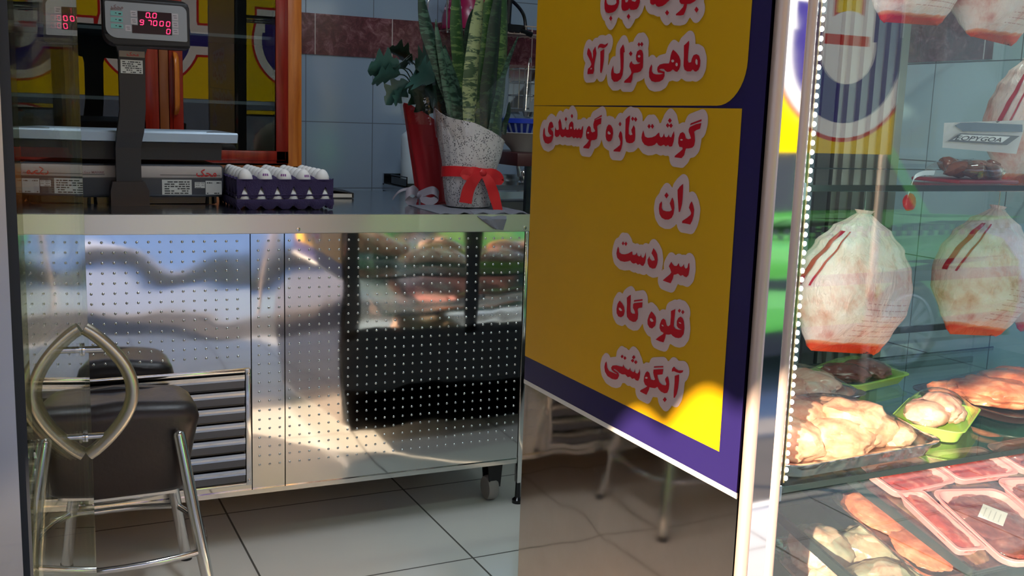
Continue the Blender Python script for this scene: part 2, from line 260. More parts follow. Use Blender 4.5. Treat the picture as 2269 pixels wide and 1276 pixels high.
COUNTERS = [[18878,13873,18839,13903,18799,13895,18816,13872],[16981,14066,16993,14049,17025,14043,17059,14051,17074,14069,17062,14086,17030,14092,16997,14084],[15846,13939,15858,13921,15891,13914,15925,13923,15941,13942,15929,13961,15896,13967,15862,13958],[15725,13871,15733,13847,15759,13838,15786,13849,15800,13874,15791,13897,15766,13906,15738,13896],[15169,13952,15131,13924,15123,13852,15158,13848,15193,13885,15193,13932],[19550,12650,19560,12632,19586,12624,19613,12631,19626,12648,19616,12666,19590,12674,19563,12667],[18803,12565,18814,12551,18841,12544,18870,12549,18883,12563,18872,12577,18845,12584,18816,12579],[18020,12620,17955,12590,17932,12564,17993,12551,18052,12566,18055,12598],[15432,12528,15443,12517,15471,12511,15501,12515,15514,12525,15503,12536,15474,12542,15445,12538],[17291,9101,17227,9102,17159,9065,17221,9043,17287,9058],[16159,9098,16096,9105,16029,9066,16090,9039,16155,9057],[15767,9050,15715,9055,15681,9033,15738,9025],[15222,9202,15172,9210,15129,9192,15186,9184],[16121,7925,16133,7908,16165,7894,16199,7892,16214,7903,16202,7920,16169,7934,16136,7936]]
LINE_COUNTS = [8, 10, 20, 4, 5, 7, 11]
# ------------------------------------------------------------------ setting
TG = rgb(96, 92, 86)
M_floor = tiles('floor_tile', rgb(222, 218, 210), rgb(84, 80, 74), 0, .6, .575, 1, .6, 2.585, .006, .16, .05)
M_wallb = tiles('wall_tile', rgb(152, 170, 190), rgb(96, 104, 114), 0, .30, 1.15, 2, .287, 1.24, .0035, .12, .02)
M_wallr = tiles('wall_tile_side', rgb(186, 204, 214), rgb(92, 100, 106), 1, .31, 2.1, 2, .31, .57, .0035, .12, .02)
def marble():
    t = NT('maroon_marble'); v = t.coord(scale=(1, 1, 1)); a = t.noise(v, 26, 8, .75, .8); b = t.noise(v, 9, 3)
    s = t.xyz(v); f = t.math('FRACT', t.math('DIVIDE', t.math('SUBTRACT', t.math('ADD', s[0], s[1]), 1.184+4.397-30*.346), .346)); g = t.math('LESS_THAN', f, .012)
    c = t.ramp(t.math('MULTIPLY_ADD', b, .25, t.math('MULTIPLY', a, .85)), [(.38, rgb(62, 22, 34)), (.55, rgb(96, 42, 54)), (.68, rgb(140, 88, 98)), (.8, rgb(180, 146, 150))])
    t.bsdf(t.mix(g, c, rgb(196, 178, 176)), .2); return t.m
M_marble = marble()
M_paint = plain('white_paint', rgb(205, 205, 200), .8)
bm = B(); box(bm, -1.25, 2.75, 1.30, 4.5, -.08, 0); struct('floor', bm, M_floor)
bm = B(); box(bm, -1.25, 2.75, 4.40, 4.5, 0, 2.8); struct('wall_back', bm, M_wallb)
bm = B(); box(bm, 2.67, 2.75, 1.30, 4.40, 0, 2.8); struct('wall_right', bm, M_wallr)
bm = B(); box(bm, -1.25, -1.17, 1.30, 4.40, 0, 2.8); struct('wall_left', bm, M_paint)
bm = B(); box(bm, -1.25, 2.75, 1.25, 4.5, 2.8, 2.88); struct('ceiling', bm, M_paint)
bm = B(); box(bm, .95, 2.67, 4.394, 4.40, 1.524, 1.695); struct('trim_1', bm, M_marble)
bm = B(); box(bm, 2.664, 2.67, 2.2, 4.394, 1.505, 1.69); struct('trim_2', bm, M_marble)
# front of the shop: steel jamb, black gasket, header
M_jamb = steel('jamb_steel', (.50, .50, .50), .28, .05, 2.4, .06, .15)
bm = B(); box(bm, -.30, -.0075, 1.28, 1.34, -.1, 2.35); struct('door_jamb', bm, M_jamb, smooth=True).name = 'trim_3'
bm = B(); box(bm, -.0075, .0035, 1.286, 1.34, -.1, 2.35); struct('trim_4', bm, M_rubber)
bm = B(); box(bm, -6, -.30, 1.25, 1.38, -.12, 2.8); struct('wall_front', bm, plain('facade_stone', rgb(170, 160, 150), .8))
bm = B(); box(bm, -.30, 2.75, 1.26, 1.36, 2.35, 2.8); struct('trim_5', bm, M_jamb)
# street
M_pave = tiles('paving_stone', rgb(188, 188, 192), rgb(110, 108, 108), 0, .40, .1, 1, .40, 1.1, .008, .65, .07)
M_kerb = plain('kerb_stone', rgb(120, 112, 106), .8, var=.15)
M_asph = plain('asphalt', rgb(118, 126, 142), .85, var=.1, bump=.3, bscale=300)
bm = B(); box(bm, -8, 12, .02, 1.30, -.22, -.01); struct('sidewalk', bm, M_pave)
bm = B(); box(bm, -8, 12, -.62, -.02, -.22, -.012); struct('gutter', bm, plain('dark_gutter', rgb(74, 66, 62), .7, var=.12))
bm = B(); box(bm, -8, 12, -.02, .02, -.22, -.006); struct('kerb', bm, plain('white_kerb_line', rgb(214, 212, 210), .7))
bm = B(); box(bm, -8, 4.2, -.45, 1.25, 2.36, 2.48); struct('ceiling_shade_slab', bm, plain('shade_slab_paint', rgb(96, 92, 90), .8))  # unseen slab added to cut sky light on the upper poster
bm = B(); box(bm, -8, 12, -.80, -.62, -.3, .0, bev=.02); struct('kerb', bm, M_kerb)
bm = B(); box(bm, -25, 30, -12, -.80, -.3, -.13); struct('road', bm, M_asph)
bm = B(); box(bm, -25, 30, -3.42, -3.15, -.13, .02, bev=.02); struct('kerb', bm, M_kerb)
bm = B(); box(bm, -25, 30, -7.6, -3.42, -.13, .0); struct('sidewalk', bm, M_pave)
bm = B(); box(bm, -4, 30, -8.2, -7.6, -.13, 4.6); struct('wall_opposite', bm, plain('street_wall', rgb(150, 140, 128), .9, var=.12))
bm = B(); box(bm, -9, -.25, -1.18, -.96, -.13, 1.12, bev=.015); struct('wall_sun_blocker', bm, plain('sun_blocker_dark', rgb(92, 84, 78), .8, var=.12))  # low wall added out of view to keep sun off the paving
# unseen cloth with scalloped hem, added to block the sun above its edge
def added_awning():
    root = thing('added_awning', 'added unseen fabric canopy with scalloped hem that shapes the sunlight', 'added_awning', (0, 1.26, 2.85))
    M = plain('added_awning_cloth', rgb(120, 118, 122), .8)
    X0, X1, YA, ZA = -8.0, -.30, -1.3, 2.2
    bm = B(); sheet(bm, [[(X0, 1.26, 2.9), (X1, 1.26, 2.9)], [(X0, YA, ZA), (X1, YA, ZA)]], 0, .01); obj('canopy', bm, M, root, False)
    bm = B(); top = []; bot = []; n = int((X1-X0)/.02)
    for i in range(n+1):
        x = X0+i*.02; top.append((x, YA, ZA)); bot.append((x, YA, 2.005+.055*abs(sin(pi*(x+.03)/.27))**1.3-.02))
    sheet(bm, [top, bot], 0, .006); obj('valance', bm, M, root, False)
added_awning()
# yellow shop banner on posts at the kerb, translucent cloth lit from the street side
def banner():
    YB = -.86
    root = thing('shop_banner', 'large yellow cloth banner with navy and white lettering standing at the kerb', 'banner', (2, YB, 0))
    t = NT('printed_banner'); v = t.coord(); s = t.xyz(v); X, Z = s[0], s[2]
    def box_sdf(cx_, cz_, hx, hz):
        return t.math('MAXIMUM', t.math('SUBTRACT', t.math('ABSOLUTE', t.math('SUBTRACT', X, cx_)), hx), t.math('SUBTRACT', t.math('ABSOLUTE', t.math('SUBTRACT', Z, cz_)), hz))
    def arc_sdf(cx_, cz_, r, w):
        dx, dz = t.math('SUBTRACT', X, cx_), t.math('SUBTRACT', Z, cz_); l = t.math('SQRT', t.math('ADD', t.math('MULTIPLY', dx, dx), t.math('MULTIPLY', dz, dz)))
        return t.math('MAXIMUM', t.math('SUBTRACT', t.math('ABSOLUTE', t.math('SUBTRACT', l, r)), w), t.math('SUBTRACT', dz, .06))
    D = None; E_ = None
    for cx_, cz_, r in ((3.34, 1.64, .245), (2.22, 1.67, .235), (1.02, 1.66, .23), (-.1, 1.66, .23)):
        for d in (arc_sdf(cx_, cz_, r, .085), box_sdf(cx_+r-.02, cz_+.14, .085, .11), box_sdf(cx_-r+.01, cz_+.10, .07, .08), box_sdf(cx_+r+.22, cz_-.02, .20, .05)):
            D = d if D is None else t.math('MINIMUM', D, d)
        e = box_sdf(cx_-.01, cz_+.03, .13, .022); E_ = e if E_ is None else t.math('MINIMUM', E_, e)
    c = t.ramp(t.math('ADD', t.math('MULTIPLY', D, 4.), .5), [(0, rgb(58, 48, 130)), (.5, rgb(244, 240, 238)), (.76, rgb(206, 34, 34)), (.835, rgb(250, 214, 14))], 'CONSTANT')
    for cx_, cz_, r in ((3.34, 1.64, .245), (2.22, 1.67, .235), (1.02, 1.66, .23), (-.1, 1.66, .23)):
        dx, dz = t.math('SUBTRACT', X, cx_), t.math('SUBTRACT', Z, cz_-.01); l = t.math('SQRT', t.math('ADD', t.math('MULTIPLY', dx, dx), t.math('MULTIPLY', dz, dz)))
        c = t.mix(t.math('MULTIPLY', t.math('LESS_THAN', l, r-.08), t.math('GREATER_THAN', D, 0.)), c, rgb(240, 236, 234))
    c = t.mix(t.math('LESS_THAN', E_, 0.), c, rgb(206, 34, 34))
    df = t.n('BsdfDiffuse'); tl = t.n('BsdfTranslucent'); t.l(c, df.inputs[0]); t.l(c, tl.inputs[0]); mx = t.n('MixShader'); mx.inputs[0].default_value = .24; t.l(df.outputs[0], mx.inputs[1]); t.l(tl.outputs[0], mx.inputs[2]); t.l(mx.outputs[0], t.out.inputs[0])
    bm = B(); sheet(bm, [[(x*.25-.45, YB+.004*sin(x*1.7), z) for x in range(17)]+[(3.66, YB, z)] for z in (1.175, 1.6, 2.06)]); obj('banner_cloth', bm, t.m, root)
    for x in (-.43, 1.5, 3.64):
        bm = B(); tube(bm, [(x, YB-.03, -.01), (x, YB-.03, 2.1)], .018, 10); obj('post', bm, M_alu, root)
    bm = B(); tube(bm, [(-.45, YB-.012, 2.065), (3.66, YB-.012, 2.065)], .010, 8); obj('top_bar', bm, M_alu, root)
banner()
# green taxi parked at the kerb
def taxi():
    Y0, Y1, zb = -1.48, -3.04, -.13
    root = thing('taxi', 'green taxi with a chequered band parked at the kerb', 'car', (3.4, -2.2, zb))
    paint = plain('taxi_green', rgb(118, 214, 92), .22, var=.02); dark = plain('taxi_glass', rgb(20, 26, 30), .08); trim = plain('taxi_trim', rgb(34, 34, 36), .5)
    x0 = 2.25; K = .80
    low = [(0, .34), (.02, .62), (.10, .80), (.62, .90), (1.2, .95), (2.75, .97), (3.35, .90), (3.85, .80), (4.05, .66), (4.08, .36), (3.95, .24), (.15, .24)]
    bm = B(); prism(bm, [(x0+K*a, zb+b) for a, b in low], 'Y', Y1, Y0)
    bmesh.ops.bevel(bm, geom=[e for e in bm.edges if abs(e.verts[0].co.y-e.verts[1].co.y) < 1e-6], offset=.05, segments=3, affect='EDGES')
    obj('body', bm, paint, root, ang=50)
    top = [(.75, .90), (1.30, 1.36), (1.55, 1.42), (2.45, 1.42), (2.65, 1.37), (3.15, .92)]
    bm = B(); prism(bm, [(x0+K*a, zb+b) for a, b in top], 'Y', Y1+.09, Y0-.09); obj('cabin', bm, paint, root, False)
    for nm, pl in (('rear_window', [(.95, .97), (1.38, 1.33), (1.88, 1.36), (1.88, .98)]), ('front_window', [(1.96, .98), (1.96, 1.36), (2.45, 1.36), (2.58, 1.32), (2.95, .98)])):
        bm = B(); prism(bm, [(x0+K*a, zb+b) for a, b in pl], 'Y', Y1+.085, Y0-.08); obj(nm, bm, dark, root, False)
    bm = B()
    for k in range(70):
        for j in range(2):
            if (k+j) % 2 == 0: box(bm, x0+.15+k*.0415, x0+.1915+k*.0415, Y0-.002, Y0+.003, zb+.84+j*.03-.00, zb+.87+j*.03)
    obj('chequered_band', bm, trim, root, False)
    bm = B(); box(bm, x0+.1, x0+3.16, Y0-.01, Y0+.02, zb+.58, zb+.64, bev=.008); box(bm, x0+.15, x0+3.14, Y0-.03, Y0+.012, zb+.22, zb+.36); obj('side_moulding', bm, trim, root, False)
    for wx in (.56, 2.265):
        for yy, s in ((Y0, 1), (Y1, -1)):
            bm = B(); lathe(bm, [(.20, -.10), (.29, -.09), (.305, 0), (.29, .07), (.20, .085)], (x0+wx, yy-s*.07, zb+.305), 28, axis='Y'); w = obj('wheel', bm, M_rubber, root)
            bm = B(); c = Vector((x0+wx, yy+s*.02, zb+.305))
            for k in range(14):
                a = 2*pi*k/14; d = Vector((cos(a), 0, sin(a))); q = Vector((-sin(a), 0, cos(a)))
                sheet(bm, [[c+d*.05-q*.012, c+d*.05+q*.012], [c+d*.195-q*.03, c+d*.195+q*.03]], 0, .006)
            lathe(bm, [(.001, -.004), (.05, -.004), (.05, .008), (.001, .012)], c, 16, axis='Y'); tube(bm, [c+Vector((cos(a), 0, sin(a)))*.2 for a in [2*pi*k/28 for k in range(28)]], .012, 6, closed=True)
            obj('hubcap', bm, plain('hubcap_silver', rgb(176, 178, 180), .3, .6), w, False)
taxi()
# ------------------------------------------------------------------ sales counter
CY = 2.92
def ctop(x): return .9945-.0107*x        # the counter leans a little to the right
def counter():
    root = thing('sales_counter', 'long stainless steel shop counter with a dimpled polished front', 'counter', (.55, 3.4, 0))
    xl, xr = -.42, 1.497
    def zb(x): return .167-.0107*x
    # carcass and worktop
    bm = B(); prism(bm, [(xl, zb(xl)), (xr-.02, zb(xr)), (xr-.02, ctop(xr)-.05), (xl, ctop(xl)-.05)], 'Y', CY+.012, 3.86); obj('carcass', bm, M_sidesteel, root, False)
    bm = B(); prism(bm, [(xl, ctop(xl)-.05), (xr, ctop(xr)-.05), (xr, ctop(xr)), (xl, ctop(xl))], 'Y', CY+.004, 3.88)
    obj('worktop', bm, M_top, root, False)
    bm = B(); prism(bm, [(xl, ctop(xl)-.055), (xr, ctop(xr)-.055), (xr, ctop(xr)+.0008), (xl, ctop(xl)+.0008)], 'Y', CY-.004, CY+.004)
    bmesh.ops.bevel(bm, geom=bm.edges[:], offset=.0022, segments=2, affect='EDGES'); fa = obj('fascia', bm, M_fascia, root)
    for x in (-.1, .74, 1.475):
        bm = B(); lathe(bm, [(.0065, 0), (.006, -.003), (.001, -.004)], (x, CY-.004, ctop(x)-.043), 12, axis='Y'); obj('screw', bm, M_chrome, fa)
    # dimpled front panels
    def panel(x0, x1, keep, name, amp=.0022):
        bm = B(); nx = max(4, int((x1-x0)/.03)); rows = []
        for j in range(31):
            r = []
            for i in range(nx+1):
                x = x0+(x1-x0)*i/nx; a = zb(x)+.004; b = ctop(x)-.055; z = a+(b-a)*j/30
                r.append((x, CY+.003+amp*noise.noise(Vector((x*2.6, z*2.1, 4)))-amp*.35*noise.noise(Vector((x*8, z*5, 9))), z))
            rows.append(r)
        sheet(bm, rows)
        k0 = math.ceil((x0+.008)/.0298); k1 = int((x1-.008)/.0298)
        for k in range(k0, k1+1):
            for j in range(26):
                x = k*.0298; z = ctop(x)-.076-j*.0279
                if z < zb(x)+.075 or not keep(x, z): continue
                n0 = len(bm.faces); bv = []
                y = CY+.003+amp*noise.noise(Vector((x*2.6, z*2.1, 4)))-amp*.35*noise.noise(Vector((x*8, z*5, 9)))
                rr = [(.0041, .0003), (.0031, -.0014), (.0014, -.0023)]
                R = [[bm.verts.new((x+r*cos(2*pi*q/8), y+d, z+r*sin(2*pi*q/8))) for q in range(8)] for r, d in rr]
                for P, Q in zip(R, R[1:]):
                    for q in range(8): bm.faces.new((P[q], P[(q+1) % 8], Q[(q+1) % 8], Q[q]))
                bm.faces.new(R[-1])
        return obj(name, bm, M_counter, root)
    panel(xl, .602, lambda x, z: z > .575 or x > .61, 'front_panel')
    panel(.605, .700, lambda x, z: True, 'front_panel', .0036)
    panel(.703, xr-.018, lambda x, z: True, 'front_panel')
    # bottom rail, right corner post, vent grille
    bm = B(); prism(bm, [(xl, zb(xl)-.004), (xr-.02, zb(xr)-.004), (xr-.02, zb(xr)+.010), (xl, zb(xl)+.010)], 'Y', CY-.003, CY+.012); obj('bottom_rail', bm, M_chrome, root, False)
    bm = B(); box(bm, xr-.016, xr, CY-.003, CY+.02, .075, ctop(xr)-.055, bev=.002); po = obj('corner_post', bm, M_chrome, root)
    bm = B(); lathe(bm, [(.019, 0), (.019, .012), (.010, .02), (.008, .08)], (xr-.004, CY+.014, 0), 16); obj('foot', bm, M_blackgloss, po)
    gx0, gx1, gz0, gz1 = -.05, .600, .188, .540
    bm = B(); y = CY-.006
    box(bm, gx1-.016, gx1, y-.004, y+.012, gz0, gz1, bev=.002); box(bm, gx0, gx0+.016, y-.004, y+.012, gz0, gz1, bev=.002)
    box(bm, gx0, gx1, y, y+.012, gz1-.010, gz1, bev=.002); box(bm, gx0, gx1, y, y+.012, gz0, gz0+.008, bev=.002)
    gf = obj('vent_grille', bm, M_chrome, root)
    for z in (gz0+.014, gz1-.014):
        bm = B(); lathe(bm, [(.005, 0), (.0045, -.003), (.001, -.004)], (gx1-.008, y-.004, z), 10, axis='Y'); obj('screw', bm, M_chrome, gf)
    bm = B(); box(bm, gx0+.012, gx1-.012, y+.006, y+.0075, gz0, gz1); obj('recess', bm, M_blackgloss, gf, False)
    M_slat = plain('grey_slat', rgb(96, 100, 110), .35, .4)
    for k in range(7):
        z = gz0+.012+k*.0475; bm = B()
        sheet(bm, [[(gx0+.016, y+.003, z), (gx1-.018, y+.003, z)], [(gx0+.016, y-.002, z+.022), (gx1-.018, y-.002, z+.022)]], 0, .001)
        sheet(bm, [[(gx0+.016, y-.003, z+.022), (gx1-.018, y-.003, z+.022)], [(gx0+.016, y-.0022, z+.027), (gx1-.018, y-.0022, z+.027)], [(gx0+.016, y-.0030, z+.033), (gx1-.018, y-.0030, z+.033)], [(gx0+.016, y-.0018, z+.039), (gx1-.018, y-.0018, z+.039)]], 1, .001)
        obj('slat', bm, [M_slat, M_chrome], gf, False)
    # casters
    for cx_, cy_ in ((1.425, 3.0), (1.425, 3.75), (-.3, 3.0), (-.3, 3.75)):
        bm = B(); box(bm, cx_-.035, cx_+.035, cy_-.03, cy_+.03, zb(cx_)-.012, zb(cx_)+.002, bev=.003)
        prism(bm, [(cx_-.028, .145), (cx_+.028, .145), (cx_+.020, .05), (cx_-.020, .05)], 'Y', cy_-.028, cy_-.022); prism(bm, [(cx_-.028, .145), (cx_+.028, .145), (cx_+.020, .05), (cx_-.020, .05)], 'Y', cy_+.020, cy_+.026)
        ca = obj('caster', bm, M_blackgloss, root, False)
        bm = B(); lathe(bm, [(.012, -.019), (.038, -.018), (.042, -.010), (.042, .010), (.038, .018), (.012, .019)], (cx_-.006, cy_, .042), 24, axis='X'); obj('wheel', bm, plain('grey_wheel', rgb(160, 152, 146), .4), ca)
counter()

# ------------------------------------------------------------------ weighing scale
def seg7(bm, ch, o, u, v, w, h, t, nrm):
    """seven-segment digit as thin bars on a plane"""
    S = {'0': 'abcdef', '9': 'abcdfg', '7': 'abc', '.': ''}[ch]
    L = {'a': (0, 1, 1, 1), 'd': (0, 0, 1, 0), 'g': (0, .5, 1, .5), 'f': (0, .5, 0, 1), 'e': (0, 0, 0, .5), 'b': (1, .5, 1, 1), 'c': (1, 0, 1, .5)}
    for s in S:
        a, b, c, d = L[s]; p = o+u*a*w+v*b*h+u*.18*b*w; q = o+u*c*w+v*d*h+u*.18*d*w
        dv = (q-p).normalized(); p = p+dv*t*.35; q = q-dv*t*.35; s2 = nrm.cross(dv)*t/2
        bm.faces.new([bm.verts.new(x) for x in (p-s2, q-s2, q+s2, p+s2)])
def text_mesh(bm, body, o, u, v, width, height, nrm, mi=0):
    cu = bpy.data.curves.new('t', 'FONT'); cu.body = body; cu.size = 1; cu.offset = .012; cu.resolution_u = 3
    to = bpy.data.objects.new('t', cu); me = bpy.data.meshes.new_from_object(to)
    xs = [p.co.x for p in me.vertices]; ys = [p.co.y for p in me.vertices]
    if xs:
        n0 = len(bm.faces); V = [bm.verts.new(o+u*(p.co.x-min(xs))/(max(xs)-min(xs))*width+v*(p.co.y-min(ys))/(max(ys)-min(ys))*height) for p in me.vertices]
        for f in me.polygons:
            try: bm.faces.new([V[i] for i in f.vertices])
            except ValueError: pass
        setmi(bm, n0, mi)
    bpy.data.objects.remove(to); bpy.data.curves.remove(cu); bpy.data.meshes.remove(me)
M_ink = plain('black_ink', rgb(40, 40, 44), .6); M_redink = plain('red_ink', rgb(196, 28, 34), .5); M_label = plain('paper_label', rgb(196, 196, 192), .6)
def label_plate(parent, name, o, u, v, w, h, nrm, rows, seed, mat=None):
    bm = B(); c = [o, o+u*w, o+u*w+v*h, o+v*h]; n = nrm*.0006
    lo = [bm.verts.new(p) for p in c]; hi = [bm.verts.new(p+n) for p in c]; bm.faces.new(hi)
    for i in range(4): bm.faces.new((lo[i], lo[(i+1) % 4], hi[(i+1) % 4], hi[i]))
    rnd = random.Random(seed); n2 = nrm*.0009
    for r in range(rows):
        x = .08
        y = .86-.76*r/max(1, rows-1)
        while x < .9:
            l = rnd.uniform(.05, .22); l = min(l, .93-x)
            if rnd.random() < .8:
                q = [o+u*w*a+v*h*b+n2 for a, b in ((x, y-.045), (x+l, y-.045), (x+l, y+.03), (x, y+.03))]
                f = bm.faces.new([bm.verts.new(p) for p in q]); f.material_index = 1
            x += l+.03
    return obj(name, bm, [mat or M_label, M_ink], parent, False)
def scale():
    YF = 3.225; zt = ctop(.4)
    root = thing('weighing_scale', 'black electronic shop scale with a lit red price display on its post', 'scale', (.38, 3.4, zt))
    X0, X1, Y1 = .17, .588, 3.58
    U, V, N = Vector((1, 0, 0)), Vector((0, 0, 1)), Vector((0, -1, 0))
    bm = B(); box(bm, X0, X1, YF, Y1, zt+.022, zt+.120, bev=.012, seg=3)
    b = obj('body', bm, plain('dark_grey_housing', rgb(60, 62, 70), .45), root)
    bm = B(); box(bm, X0+.01, X1-.02, YF+.02, Y1-.02, zt+.002, zt+.024)
    for x in (X0+.04, X1-.04):
        for y in (YF+.03, Y1-.03): lathe(bm, [(.018, zt), (.016, zt+.024)], (x, y, 0), 14)
    obj('underframe', bm, M_blackgloss, root, False)
    bm = B(); box(bm, X0+.008, X1-.006, YF-.002, YF+.004, zt+.080, zt+.116, bev=.005); fp = obj('name_strip', bm, plain('pale_strip', rgb(178, 168, 164), .4), root)
    for xa, xb in ((X0+.008, .245), (.40, X1-.012)):
        bm = B(); box(bm, xa, xb, YF-.0028, YF-.002, zt+.0885, zt+.0898); obj('line', bm, M_ink, fp, False)
    bm = B(); text_mesh(bm, '\uFB8F\uFEA4\uFEE3', Vector((.505, YF-.0034, zt+.084)), U, V, .060, .024, N); obj('lettering', bm, M_redink, fp, False)
    bm = B(); text_mesh(bm, '\uFB8F\uFEA4\uFEE3 MAHAK', Vector((.185, YF-.0034, zt+.092)), U, V, .06, .008, N); obj('lettering', bm, plain('faded_red_ink', rgb(150, 110, 110), .5), fp, False)
    label_plate(root, 'paper_label', Vector((.405, YF-.0006, zt+.030)), U, V, .086, .045, N, 6, 1)
    label_plate(root, 'paper_label', Vector((.458, YF-.0006, zt+.036)), U, V, .040, .030, N, 5, 2) if 0 else None
    label_plate(root, 'paper_label', Vector((.500, YF-.0006, zt+.050)), U, V, .030, .018, N, 3, 3)
    label_plate(root, 'paper_label', Vector((.532, YF-.0008, zt+.030)), U, V, .048, .042, N, 2, 4)
    # pan support and tray
    bm = B(); n = [(X0-.01, zt+.185), (X1-.004, zt+.185), (X1-.006, zt+.134), (X0, zt+.134)]; prism(bm, n, 'Y', YF+.01, Y1-.01); obj('pan_support', bm, plain('charcoal_plastic', rgb(36, 36, 40), .5), root, False)
    bm = B(); t0 = zt+.187
    def ring(dx, dy, z): return [(X0+.01-dx, YF+.02-dy, z), (X1-.01+dx, YF+.02-dy, z), (X1-.01+dx, Y1-.02+dy, z), (X0+.01-dx, Y1-.02+dy, z)]
    R = [ring(0, 0, t0), ring(.020, .020, t0+.026), ring(.050, .026, t0+.031), ring(.052, .028, t0+.026), ring(.050, .026, t0+.001), ring(0, 0, t0-.002)]
    VV = [[bm.verts.new(p) for p in r] for r in R]
    for P, Q in zip(VV, VV[1:]):
        for k in range(4): bm.faces.new((P[k], P[(k+1) % 4], Q[(k+1) % 4], Q[k]))
    bm.faces.new(VV[0]); bm.faces.new(VV[-1][::-1]); obj('pan', bm, plain('pan_steel_sky_tint', rgb(168, 186, 202), .32, .35), root, False)  # sky reflection put into the pan's pale blue colour
    # post with its foot
    y0 = 3.172
    bm = B(); prism(bm, [(.256, zt+.001), (.362, zt+.001), (.362, zt+.045), (.350, zt+.072), (.262, zt+.072), (.256, zt+.045)], 'Y', y0-.004, YF+.02); box(bm, .300, .318, YF, YF+.02, zt+.002, zt+.06)
    obj('post_foot', bm, plain('brown_black_plastic', rgb(40, 28, 30), .4), root, False)
    px = []
    bm = B(); rows = []
    for z, xa, xb, y in ((zt+.060, .273, .342, y0+.004), (zt+.17, .273, .342, y0+.004), (zt+.215, .279, .352, y0), (zt+.28, .288, .358, y0-.002), (zt+.435, .288, .360, y0-.002), (zt+.455, .283, .366, y0-.006), (zt+.470, .270, .40, y0-.012)):
        rows.append([(xa, y, z), (xb, y, z), (xb, y+.030, z), (xa, y+.030, z)])
    VV = [[bm.verts.new(p) for p in r] for r in rows]
    for P, Q in zip(VV, VV[1:]):
        for k in range(4): bm.faces.new((P[k], P[(k+1) % 4], Q[(k+1) % 4], Q[k]))
    bm.faces.new(VV[0]); bm.faces.new(VV[-1]); pst = obj('post', bm, plain('navy_black_plastic', rgb(24, 26, 36), .4), root, False)
    label_plate(pst, 'label', Vector((.2895, y0-.0034, zt+.428)), U, V, .069, .017, N, 0, 7, plain('tan_label', rgb(150, 138, 130), .5))
    bm = B(); text_mesh(bm, '\uFB8F\uFEA4\uFEE3', Vector((.310, y0-.0046, zt+.431)), U, V, .032, .011, N); obj('lettering', bm, M_redink, pst, False)
    label_plate(pst, 'paper_label', Vector((.2925, y0-.0030, zt+.382)), U, V, .060, .038, N, 6, 9)
    # display head, leaning back a little
    Rm = Matrix.Translation((.3655, y0-.02, zt+.465)) @ Matrix.Rotation(radians(-4), 4, 'X')
    def L(x, z, y=0): return Rm @ Vector((x, y, z))
    def rr(x0, x1, z0, z1, ra): # corner radii bl, br, tr, tl
        out = []
        for (cx_, cz_, r, a0) in ((x0, z0, ra[0], pi), (x1, z0, ra[1], 1.5*pi), (x1, z1, ra[2], 0), (x0, z1, ra[3], .5*pi)):
            sx_ = 1 if cx_ == x0 else -1; sz_ = 1 if cz_ == z0 else -1
            for k in range(6): a = a0+pi/2*k/5; out.append((cx_+sx_*r+r*cos(a), cz_+sz_*r+r*sin(a)))
        return out
    bm = B(); prism(bm, rr(-.118, .116, -.006, .126, (.034, .006, .022, .006)), 'Y', -.012, .045)
    for v in bm.verts: v.co = Rm @ v.co
    bmesh.ops.bevel(bm, geom=bm.edges[:], offset=.002, segments=1, affect='EDGES'); hd = obj('display_head', bm, M_black, root)
    bm = B(); prism(bm, rr(-.112, .108, .012, .112, (.030, .004, .018, .004)), 'Y', -.0136, -.012)
    for v in bm.verts: v.co = Rm @ v.co
    obj('face_plate', bm, plain('grey_face', rgb(142, 144, 148), .45), hd, False)
    def rect(bm, x0, x1, z0, z1, y, mi=0):
        f = bm.faces.new([bm.verts.new(L(a, b, y)) for a, b in ((x0, z0), (x1, z0), (x1, z1), (x0, z1))]); f.material_index = mi
    bm = B(); rect(bm, -.026, .066, .028, .0905, -.0140); rect(bm, -.042, -.026, .028, .0505, -.0140); obj('display_window', bm, plain('dark_red_window', rgb(44, 16, 20), .15), hd, False)
    Mcp = [plain('pale_caption', rgb(178, 170, 174), .5), plain('caption_ink', rgb(112, 104, 112), .6)]
    for x0, z0, w, h in ((-.045, .073, .017, .017), (-.045, .0525, .017, .017), (-.060, .032, .016, .017), (.067, .071, .017, .019), (.067, .0505, .017, .018), (.067, .031, .017, .017)):
        bm = B(); rect(bm, x0, x0+w, z0, z0+h, -.0141); rect(bm, x0+.003, x0+w-.004, z0+h*.62, z0+h*.72, -.0144, 1); rect(bm, x0+.005, x0+w-.003, z0+h*.3, z0+h*.4, -.0144, 1); obj('caption_plate', bm, Mcp, hd, False)
    for z0 in (.073, .0555, .038):
        bm = B(); rect(bm, -.098, -.066, z0, z0+.0125, -.0141); rect(bm, -.086, -.082, z0+.006, z0+.008, -.0144, 1); rect(bm, -.077, -.070, z0+.004, z0+.0075, -.0144, 1); obj('key', bm, [plain('teal_key', rgb(110, 168, 162), .5), M_ink], hd, False)
    bm = B(); text_mesh(bm, '\uFB8F\uFEA4\uFEE3', L(-.096, .0925, -.0143), U, V, .032, .011, N); text_mesh(bm, 'MAHAK', L(-.097, .0885, -.0143), U, V, .030, .0035, N); obj('lettering', bm, plain('grey_red_ink', rgb(120, 84, 84), .5), hd, False)
    bm = B(); u = (L(1, 0)-L(0, 0)).normalized(); v = (L(0, 1)-L(0, 0)).normalized(); n = u.cross(v)
    for chx, x, z in (('0', -.004, .0735), ('0', .014, .0735), ('9', -.021, .0525), ('7', .000, .0525), ('0', .015, .0525), ('0', .0325, .0525), ('0', .0505, .0525), ('0', .0505, .0315)):
        seg7(bm, chx, L(x, z, -.0146), u, v, .0092, .0132, .0019, n)
